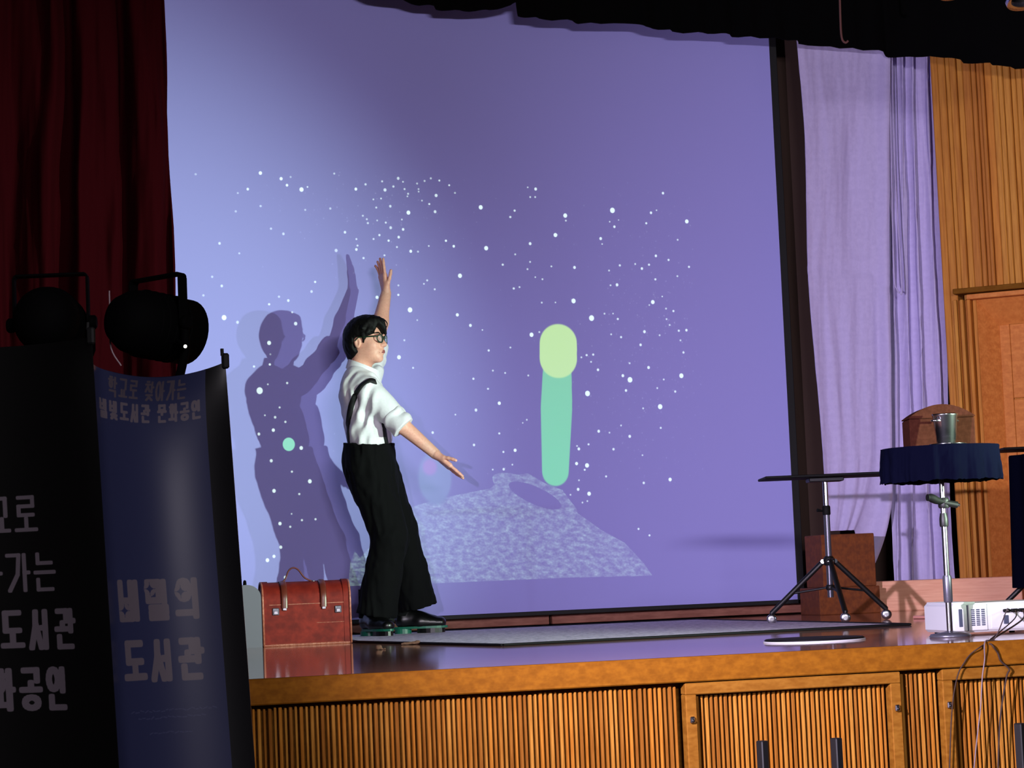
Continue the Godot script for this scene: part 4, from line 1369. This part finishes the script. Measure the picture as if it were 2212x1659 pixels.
# ------------------------------------------------------------------ cases
func build_cases():
	# bag with a rounded top, seen square on; profile in depth and height
	var L := on_floor(571, 1398)
	var R := on_floor(763, 1389)
	var c := (L + R) * 0.5
	var w := L.distance_to(R)
	var turn := -atan2(R.z - L.z, R.x - L.x)
	var t := thing("leather_bag", "worn reddish brown leather bag with two straps beside the performer", "bag", stand(c + Vector3(0, 0, -0.10), turn))
	var prof := []
	var hh := 0.305
	prof.append(Vector2(-0.105, 0.006))
	prof.append(Vector2(0.105, 0.006))
	for k in 13:
		var a := PI * k / 12.0
		prof.append(Vector2(cos(a) * 0.105, hh - 0.085 + sin(a) * 0.085))
	var skin := func(pr: Array, x0: float, x1: float) -> MB:
		var b := MB.new()
		b.smooth(true)
		var mid := Vector3((x0 + x1) * 0.5, hh * 0.5, 0)
		for k in pr.size():
			var p: Vector2 = pr[k]
			var q: Vector2 = pr[(k + 1) % pr.size()]
			b.st.set_smooth_group(2 if k > 1 and k < pr.size() - 1 else -1)
			b.out_quad(Vector3(x0, p.y, p.x), Vector3(x1, p.y, p.x), Vector3(x1, q.y, q.x), Vector3(x0, q.y, q.x), mid)
		b.st.set_smooth_group(-1)
		for x in [x0, x1]:
			for k in range(1, pr.size() - 1):
				b.out_tri(Vector3(x, pr[0].y, pr[0].x), Vector3(x, pr[k].y, pr[k].x), Vector3(x, pr[k + 1].y, pr[k + 1].x), mid)
		return b
	part(t, "body", skin.call(prof, -w * 0.5 + 0.006, w * 0.5 - 0.006).done(), M.leather)
	# worn piping along both ends, bands and lid seam
	for sg in [-1.0, 1.0]:
		var path := []
		for p in prof:
			path.append(Vector3(sg * (w * 0.5 - 0.004), p.y, p.x * 1.03))
		path.append(path[0])
		part(t, "piping", MB.new().tube(path, 0.0055, 6).done(), M.leather_edge, "pale worn piping")
		var bp := prof.map(func(p): return Vector2(p.x * 1.02, 0.003 + p.y * 1.004))
		part(t, "end_band", skin.call(bp, sg * w * 0.5 - sg * 0.035, sg * w * 0.5 - sg * 0.009).done(), M.leather)
	for sx in [-0.105, 0.082]:
		var line := []
		for k in 9:
			var a := PI * 0.55 * (1.0 - k / 8.0)
			line.append(Vector3(sx, hh - 0.085 + sin(a) * 0.088, cos(a) * 0.109))
		line.append(Vector3(sx, hh - 0.125, 0.109))
		var sp := part(t, "strap", MB.new().tube(line, 0.016, 8, 0.22).done(), M.strap_leather, "brown leather strap")
		part(sp, "strap_tip", MB.new().box(Vector3(sx, hh - 0.130, 0.1105), Vector3(0.020, 0.014, 0.006)).done(), M.chrome, "bright metal tip")
	for sx in [-0.148, 0.150]:
		var lk := part(t, "latch", MB.new().box(Vector3(sx, 0.165, 0.1075), Vector3(0.032, 0.034, 0.008), Transform3D.IDENTITY, 0.003).done(), M.grey_metal, "grey metal latch")
		part(lk, "latch_tongue", MB.new().box(Vector3(sx, 0.160, 0.113), Vector3(0.020, 0.018, 0.006), Transform3D.IDENTITY, 0.002).done(), M.chrome)
	part(t, "seam", MB.new().box(Vector3(0.0, 0.197, 0.105), Vector3(0.36, 0.004, 0.004), Transform3D.IDENTITY, 0.001).done(), M.leather_edge)
	part(t, "seam", MB.new().box(Vector3(0.12, 0.105, 0.105), Vector3(0.15, 0.003, 0.003), Transform3D.IDENTITY, 0.001).done(), M.leather_edge)
	part(t, "base_rim", MB.new().box(Vector3(0, 0.006, 0), Vector3(w, 0.012, 0.216), Transform3D.IDENTITY, 0.004).done(), M.leather_edge)
	part(t, "handle", MB.new().tube(curve([Vector3(-0.115, hh - 0.004, 0.01), Vector3(-0.09, hh + 0.012, 0.01), Vector3(-0.072, hh + 0.052, 0.01), Vector3(-0.05, hh + 0.066, 0.01), Vector3(-0.025, hh + 0.055, 0.01), Vector3(0.005, hh + 0.016, 0.01), Vector3(0.045, hh - 0.004, 0.01)], 6), 0.008, 8, 0.5).done(), M.strap_leather, "dark leather handle")
	for sx in [-0.115, 0.045]:
		part(t, "handle_ring", MB.new().lathe([Vector2(0.010, 0), Vector2(0.012, 0.004), Vector2(0.010, 0.008)], 12, stand(Vector3(sx, hh - 0.006, 0.01))).done(), M.grey_metal)

	# grey case half hidden by the banner
	var gx := L + Vector3(-0.075, 0, -0.06)
	var g := thing("grey_case", "plain grey case with rounded top, partly behind the navy banner", "case", stand(gx, turn))
	var gp := PackedVector2Array()
	for k in 17:
		var a := PI * k / 16.0
		gp.append(Vector2(cos(a) * 0.068, -0.238 - sin(a) * 0.060))
	gp.append(Vector2(-0.068, 0.0))
	gp.append(Vector2(0.068, 0.0))
	var up := Transform3D(Basis(Vector3.RIGHT, Vector3.BACK, Vector3.DOWN), Vector3(0, 0, -0.10))
	part(g, "shell", MB.new().prism(gp, 0.18, up).done(), M.grey_case)
	part(g, "handle", MB.new().tube(curve([Vector3(0, 0.28, -0.06), Vector3(0, 0.312, -0.04), Vector3(0, 0.312, 0.02), Vector3(0, 0.28, 0.04)], 4), 0.006, 6).done(), M.black)

# ------------------------------------------------------------------ tables and what stands on them
func tripod_table(called: String, label: String, base: Vector3, top_y: float, tray: Vector2, group := "") -> Node3D:
	var facing := atan2(-fwd_h.x, -fwd_h.z)
	var t := thing(called, label, "table", stand(base, facing), group)
	part(t, "table_top", MB.new().box(Vector3(0.0, top_y, 0), Vector3(tray.x, 0.012, tray.y), Transform3D.IDENTITY, 0.003).done(), M.black)
	part(t, "top_plate", MB.new().box(Vector3(0.0, top_y - 0.016, 0), Vector3(0.17, 0.02, 0.14), Transform3D.IDENTITY, 0.004).done(), M.black_metal)
	part(t, "tube_upper", MB.new().tube([Vector3(0, top_y - 0.02, 0), Vector3(0, 0.42, 0)], 0.0125, 14).done(), M.chrome, "chrome upper tube")
	var cl := part(t, "collar", MB.new().lathe([Vector2(0.018, 0), Vector2(0.020, 0.005), Vector2(0.020, 0.04), Vector2(0.016, 0.046)], 14, stand(Vector3(0, 0.52, 0))).done(), M.black)
	part(cl, "collar_screw", MB.new().tube([Vector3(-0.018, 0.54, 0), Vector3(-0.045, 0.545, 0.01)], [0.004, 0.009], 8).done(), M.black)
	part(t, "tube_lower", MB.new().tube([Vector3(0, 0.53, 0), Vector3(0, 0.12, 0)], 0.0155, 14).done(), M.grey_metal)
	part(t, "hub", MB.new().lathe([Vector2(0.022, 0), Vector2(0.030, 0.01), Vector2(0.030, 0.03), Vector2(0.020, 0.045)], 16, stand(Vector3(0, 0.275, 0))).done(), M.black_metal)
	part(t, "sleeve", MB.new().lathe([Vector2(0.018, 0), Vector2(0.022, 0.004), Vector2(0.022, 0.022), Vector2(0.018, 0.026)], 14, stand(Vector3(0, 0.155, 0))).done(), M.black_metal)
	for a in [[-0.285, -0.07], [0.03, 0.26], [0.275, -0.06]]:
		var foot := Vector3(a[0], 0.052, a[1])
		var hip := Vector3(a[0] * 0.10, 0.295, a[1] * 0.10)
		var lg := part(t, "leg", MB.new().tube([hip, foot], 0.013, 10).done(), M.black_metal)
		var mid := hip.lerp(foot, 0.62)
		part(t, "brace", MB.new().tube([Vector3(a[0] * 0.06, 0.168, a[1] * 0.06), mid], 0.0055, 8).done(), M.black_metal)
		part(lg, "hip_bolt", MB.new().lathe([Vector2(0.010, -0.016), Vector2(0.012, 0), Vector2(0.010, 0.016)], 10, axis_t(hip, hip + Vector3(a[1], 0, -a[0]))).done(), M.chrome)
		part(lg, "caster_fork", MB.new().tube([foot + Vector3(0, 0.006, 0), foot + Vector3(0, -0.022, 0.0)], 0.009, 8).done(), M.black_metal)
		var wheel := MB.new()
		wheel.lathe([Vector2(0.008, -0.010), Vector2(0.022, -0.010), Vector2(0.025, -0.006), Vector2(0.025, 0.006), Vector2(0.022, 0.010), Vector2(0.008, 0.010)], 16, Transform3D(Basis(Vector3.RIGHT, Vector3.BACK, Vector3.DOWN), foot + Vector3(0, -0.027, 0)))
		part(lg, "caster", wheel.done(), M.chrome, "small pale caster")
	return t

func build_tables():
	var c1 := at(1797, 1330, 11.25)
	c1.y = 0.0
	tripod_table("tripod_table", "bare black tray table on a wheeled tripod beside the screen", c1, 0.708, Vector2(0.615, 0.36), "black tray tables")
	# a second one at the edge of the picture with a navy cloth over its stand
	var c2 := at(2305, 1330, 11.8)
	c2.y = 0.0
	tripod_table("tripod_table", "black tray table with a navy cloth hanging below its top", c2, 0.825, Vector2(0.62, 0.36), "black tray tables")
	var nf := func(u: float, v: float) -> Vector3:
		var a := u * TAU
		var r := 0.24 + 0.012 * sin(a * 11.0) + 0.02 * v
		return c2 + Vector3(cos(-a) * r, lerpf(0.795, 0.12, v), sin(-a) * r)
	var nv := part(self, "navy_cloth", MB.new().sheet(nf, 120, 10, 0.004).done(), M.navy)
	tag(nv, "navy blue cloth hanging below a black tray at the frame of the door", "cloth")

	# magician's side table: round top with a navy skirt, chrome pole, disc foot
	var b := on_floor(2053, 1376)
	var t := thing("round_table", "small round table with navy pleated skirt on a chrome pole", "table", stand(b))
	part(t, "base", MB.new().lathe([Vector2(0.073, 0.0), Vector2(0.076, 0.004), Vector2(0.070, 0.012), Vector2(0.030, 0.018), Vector2(0.014, 0.022)], 36).done(), M.grey_metal, "grey disc foot")
	part(t, "pole", MB.new().tube([Vector3(0, 0.015, 0), Vector3(0, 0.40, 0)], 0.011, 16).done(), M.chrome)
	part(t, "sleeve", MB.new().lathe([Vector2(0.014, 0), Vector2(0.0165, 0.006), Vector2(0.0165, 0.09), Vector2(0.0145, 0.098)], 18, stand(Vector3(0, 0.125, 0))).done(), M.grey_metal, "grey grip sleeve")
	part(t, "pole_upper", MB.new().tube([Vector3(0, 0.40, 0), Vector3(0, 0.67, 0)], 0.0095, 16).done(), M.chrome)
	part(t, "collar", MB.new().lathe([Vector2(0.014, 0), Vector2(0.016, 0.005), Vector2(0.016, 0.03), Vector2(0.012, 0.05)], 16, stand(Vector3(0, 0.40, 0))).done(), M.black_metal)
	var clamp_ := part(t, "clamp", MB.new().lathe([Vector2(0.018, 0), Vector2(0.021, 0.006), Vector2(0.021, 0.03), Vector2(0.016, 0.038)], 16, stand(Vector3(0.004, 0.468, 0.0))).done(), M.black_metal)
	part(clamp_, "grip", MB.new().tube(curve([Vector3(0, 0.49, 0.01), Vector3(-0.03, 0.497, 0.014), Vector3(-0.052, 0.506, 0.018), Vector3(-0.068, 0.508, 0.02)], 4), [0.010] + range(11).map(func(i): return 0.010 + 0.006 * sin(i * 0.28)) + [0.013], 12).done(), M.black, "black hand grip")
	part(clamp_, "clamp_screw", MB.new().tube([Vector3(0, 0.487, 0.01), Vector3(0.05, 0.478, 0.016)], 0.012, 10).done(), M.black_metal)
	part(clamp_, "screw_tip", MB.new().tube([Vector3(0.05, 0.478, 0.016), Vector3(0.058, 0.4765, 0.017)], 0.006, 10).done(), M.chrome)
	var top := 0.690
	var r0 := 0.210
	part(t, "table_top", MB.new().lathe([Vector2(r0 - 0.004, top - 0.02), Vector2(r0, top - 0.016), Vector2(r0, top - 0.004), Vector2(r0 - 0.004, top)], 60).done(), M.navy)
	var pn := FastNoiseLite.new()
	pn.frequency = 1.0
	pn.seed = 6
	var skirt := func(u: float, v: float) -> Vector3:
		var a := -u * TAU
		var ph := u * 34.0 * TAU * 0.5
		ph += pn.get_noise_2d(cos(a) * 3.0, sin(a) * 3.0) * 2.0
		var r := r0 + 0.003 + 0.006 * sin(ph) * (0.35 + v) + 0.004 * v + 0.005 * pn.get_noise_2d(u * 22.0, v * 2.0)
		var y := lerpf(top + 0.001, top - 0.125 + 0.006 * pn.get_noise_2d(cos(a) * 5.0 + 9.0, sin(a) * 5.0), v)
		return Vector3(cos(a) * r, y, sin(a) * r)
	part(t, "skirt", MB.new().sheet(skirt, 360, 8, 0.002).done(), M.navy, "navy pleated skirt")

	# silver tray, bucket and domed chest on the table
	var up := b + Vector3(0, top, 0)
	var tray := part(self, "silver_tray", MB.new().lathe([Vector2(0.0, 0.001), Vector2(0.060, 0.001), Vector2(0.068, 0.006), Vector2(0.067, 0.008), Vector2(0.058, 0.004), Vector2(0.0, 0.004)], 40, stand(up + Vector3(-0.012, 0, 0.098)), null, false).done(), M.steel)
	tag(tray, "flat silver tray under the bucket on the skirted table", "tray")
	var bp := up + Vector3(-0.016, 0.006, 0.095)
	var bk := thing("steel_bucket", "shiny steel bucket with two handles on the skirted table", "bucket", stand(bp, 0.4))
	part(bk, "bucket_body", MB.new().lathe([Vector2(0.0, 0.001), Vector2(0.031, 0.0), Vector2(0.034, 0.004), Vector2(0.045, 0.102), Vector2(0.0475, 0.106), Vector2(0.047, 0.110), Vector2(0.0435, 0.106), Vector2(0.032, 0.006), Vector2(0.0, 0.005)], 48, Transform3D.IDENTITY, null, false).done(), M.steel)
	for sg in [-1.0, 1.0]:
		var hp := []
		for k in 9:
			var a := PI * k / 8.0
			hp.append(Vector3(sg * (0.043 + sin(a) * 0.022), 0.085, cos(a) * 0.014))
		part(bk, "handle", MB.new().tube(hp, 0.0042, 8).done(), M.steel)
	var ch := thing("domed_chest", "brown wooden chest with a domed lid behind the steel bucket", "chest", stand(up + Vector3(0.028, 0, -0.062), -0.23))
	part(ch, "chest_body", MB.new().box(Vector3(0, 0.054, 0), Vector3(0.24, 0.108, 0.15), Transform3D.IDENTITY, 0.004).done(), M.chest)
	var lid := PackedVector2Array()
	for k in 17:
		var a := lerpf(-1.0, 1.0, k / 16.0)
		lid.append(Vector2(a * 0.121, -(0.045 * (1.0 - a * a))))
	lid.append(Vector2(0.121, 0.004))
	lid.append(Vector2(-0.121, 0.004))
	part(ch, "lid", MB.new().prism(lid, 0.152, Transform3D(Basis(Vector3.RIGHT, Vector3.BACK, Vector3.DOWN), Vector3(0, 0.113, -0.076))).done(), M.chest, "smooth arched lid")

# ------------------------------------------------------------------ small things
func build_small_things():
	# cloth mat under the performer
	var pts := [Vector3(2.02, 0, -12.45), Vector3(1.93, 0, -11.0), Vector3(2.25, 0, -9.36), Vector3(4.10, 0, -9.46), Vector3(4.05, 0, -12.25)]
	var poly := PackedVector2Array()
	for p in pts:
		poly.append(Vector2(p.x, p.z))
	var mt := thing("floor_mat", "mottled grey floor mat with a black edge under the performer", "mat")
	part(mt, "mat_sheet", MB.new().prism(poly, 0.006).done(), M.mat_cloth)
	var rim := []
	for p in pts + [pts[0]]:
		rim.append(p + Vector3(0, 0.005, 0))
	for k in rim.size() - 1:
		part(mt, "edge_binding", MB.new().tube([rim[k], rim[k + 1]], 0.012, 8, 0.5).done(), M.black, "black edge binding")

	# crumpled scraps on the floor
	for k in 2:
		var q: Vector3 = [on_floor(818, 1404), on_floor(882, 1393)][k]
		var s := Sdf.new(Vector3(-0.08, -0.005, -0.05), Vector3(0.08, 0.05, 0.05), 0.004)
		if k == 0:
			s.ell(Vector3(0, 0.011, 0), Vector3(0.014, 0.011, 0.012), Basis.IDENTITY, 0.004)
			s.cap(Vector3(0.005, 0.006, 0), Vector3(0.028, 0.004, 0.004), 0.004, 0.003, 0.004)
		else:
			s.cap(Vector3(-0.03, 0.005, 0), Vector3(0.045, 0.010, 0.01), 0.005, 0.008, 0.005)
			s.cap(Vector3(0.01, 0.006, -0.01), Vector3(0.055, 0.016, 0.0), 0.005, 0.004, 0.004)
		var nn := FastNoiseLite.new()
		nn.seed = k
		nn.frequency = 60.0
		s.bend(func(p: Vector3) -> float: return nn.get_noise_3d(p.x, p.y, p.z) * 0.005, 0.02)
		var me := ArrayMesh.new()
		s.add_to(me)
		var o := part(self, "leaf_scrap", me, M.scrap)
		o.position = q
		tag(o, ["small round brown scrap on the floor by the leather bag", "longer curled brown scrap on the floor before the performer"][k], "scrap", "scraps on the stage floor")

	# flat black plate with a white rim near the stage edge
	var dc := (on_floor(1650, 1388) + on_floor(1870, 1381)) * 0.5
	var pl := thing("floor_plate", "flat black disc with a white lower rim lying near the stage edge", "disc", stand(dc))
	part(pl, "disc", MB.new().lathe([Vector2(0.182, 0.005), Vector2(0.186, 0.008), Vector2(0.180, 0.012)], 48).done(), M.black)
	part(pl, "rim", MB.new().lathe([Vector2(0.188, 0.0), Vector2(0.190, 0.002), Vector2(0.188, 0.005)], 48).done(), M.white_plastic, "white rim")

	# wand on the floor
	var w0 := on_floor(1975, 1337) + Vector3(0, 0.008, 0)
	var w1 := on_floor(2052, 1336) + Vector3(0, 0.008, 0)
	var wd := thing("wand", "thin pink wand with a white tip on the stage floor", "wand")
	part(wd, "shaft", MB.new().tube([w0, w0.lerp(w1, 0.72)], 0.008, 10).done(), M.wand)
	part(wd, "tip", MB.new().tube([w0.lerp(w1, 0.72), w1], 0.009, 10).done(), M.white_plastic, "white tip")

	# projector on the stage edge
	var p0 := on_floor(2060, 1373)
	var pj := thing("projector", "white projector with ventilation slots on the stage edge", "projector", stand(p0 + Vector3(0, 0.008, 0), -0.06))
	part(pj, "housing", MB.new().box(Vector3(0.19, 0.054, -0.15), Vector3(0.38, 0.108, 0.30), Transform3D.IDENTITY, 0.010).done(), M.white_plastic)
	part(pj, "top_cover", MB.new().box(Vector3(0.052, 0.109, -0.15), Vector3(0.09, 0.008, 0.27), Transform3D.IDENTITY, 0.003).done(), M.white_plastic)
	part(pj, "end_panel", MB.new().box(Vector3(0.028, 0.055, 0.001), Vector3(0.052, 0.098, 0.006)).done(), M.white_plastic)
	part(pj, "slot", MB.new().box(Vector3(0.030, 0.055, 0.0035), Vector3(0.015, 0.066, 0.004)).done(), M.vent, "grey slot")
	part(pj, "panel_seam", MB.new().box(Vector3(0.0585, 0.054, 0.0005), Vector3(0.004, 0.096, 0.004)).done(), M.vent)
	part(pj, "vent_frame", MB.new().box(Vector3(0.098, 0.055, 0.001), Vector3(0.074, 0.096, 0.006)).done(), M.white_plastic)
	for k in 3:
		for j in 9:
			part(pj, "louvre", MB.new().box(Vector3(0.078 + k * 0.020, 0.027 + j * 0.007, 0.004), Vector3(0.014, 0.0045, 0.004), Transform3D.IDENTITY, 0.001).done(), M.vent)
	part(pj, "socket_panel", MB.new().box(Vector3(0.255, 0.052, 0.000), Vector3(0.21, 0.078, 0.003)).done(), M.white_plastic)
	part(pj, "socket", MB.new().box(Vector3(0.208, 0.042, 0.002), Vector3(0.020, 0.032, 0.004)).done(), M.vent, "grey socket")
	for fx in [0.04, 0.34]:
		for fz in [-0.03, -0.27]:
			part(pj, "foot", MB.new().lathe([Vector2(0.010, -0.008), Vector2(0.011, -0.004), Vector2(0.011, 0.001)], 12, stand(Vector3(fx, 0, fz))).done(), M.black)
	part(pj, "projector_lens", MB.new().lathe([Vector2(0.036, 0), Vector2(0.036, 0.02), Vector2(0.028, 0.022), Vector2(0.02, 0.012), Vector2(0.0, 0.010)], 24, axis_t(Vector3(0.28, 0.055, -0.298), Vector3(0.28, 0.055, -0.4))).done(), M.black_metal)
	# cables from its sockets over the edge of the stage
	var sck := pj.transform * Vector3(0.21, 0.075, 0.019)
	var edge_z := LIP_Z + 0.006
	var lay := func(px: float, py: float) -> Vector3:
		# a point just before the lip board or the slats
		var d := at(px, py, 1.0) - eye
		return eye + d * ((edge_z - eye.z) / d.z)
	var cables := [
		[[sck, sck + Vector3(-0.02, 0.002, 0.03), at(2150, 1378, 7.95), lay.call(2128, 1386), lay.call(2127, 1425), lay.call(2122, 1462), lay.call(2118, 1530), lay.call(2110, 1600), lay.call(2100, 1700)], M.grey_cable, 0.0022, "thin grey cable hanging straight over the stage lip"],
		[[sck + Vector3(0.03, 0, 0), sck + Vector3(0.0, -0.03, 0.05), at(2136, 1384, 7.9), lay.call(2120, 1396), lay.call(2098, 1412), lay.call(2084, 1430), lay.call(2068, 1462), lay.call(2056, 1540), lay.call(2050, 1700)], M.cable, 0.0022, "brown cable curving down over the stage lip and panel frame"],
		[[sck + Vector3(0.06, 0, 0), sck + Vector3(0.03, -0.035, 0.05), at(2140, 1384, 7.9), lay.call(2143, 1393), lay.call(2155, 1410), lay.call(2162, 1428), lay.call(2180, 1446), lay.call(2174, 1464), lay.call(2160, 1560), lay.call(2155, 1700)], M.cable, 0.003, "thicker brown cable bowed outwards over the stage lip"],
	]
	for cb in cables:
		var o := part(self, "projector_cable", MB.new().tube(curve(cb[0], 6), cb[2], 8).done(), cb[1])
		tag(o, cb[3], "cable", "cables of the white projector")
	# plugs at the sockets
	for k in 3:
		part(pj, "plug", MB.new().box(Vector3(0.21 + k * 0.03, 0.075, 0.006), Vector3(0.026, 0.012, 0.018), Transform3D.IDENTITY, 0.003).done(), M.black)

	# dark posts in front of the slatted stage front
	for k in 3:
		var px: float = [1646, 1806, 2203][k]
		var py: float = [1600, 1594, 1562][k]
		var tp := at(px, py, 7.0)
		var o := thing("floor_post", ["black square post before the slats, between latch and second post", "black square post before the slats of the framed panel's middle", "black square post under the hanging cables"][k], "post", stand(Vector3(tp.x, HALL_FLOOR, tp.z), 0.35), "black posts before the stage")
		var h := tp.y - HALL_FLOOR
		part(o, "post", MB.new().box(Vector3(0, h * 0.5, 0), Vector3(0.026, h, 0.030), Transform3D.IDENTITY, 0.003).done(), M.black_metal)
		part(o, "foot_plate", MB.new().box(Vector3(0, 0.008, 0), Vector3(0.16, 0.016, 0.16)).done(), M.black_metal)
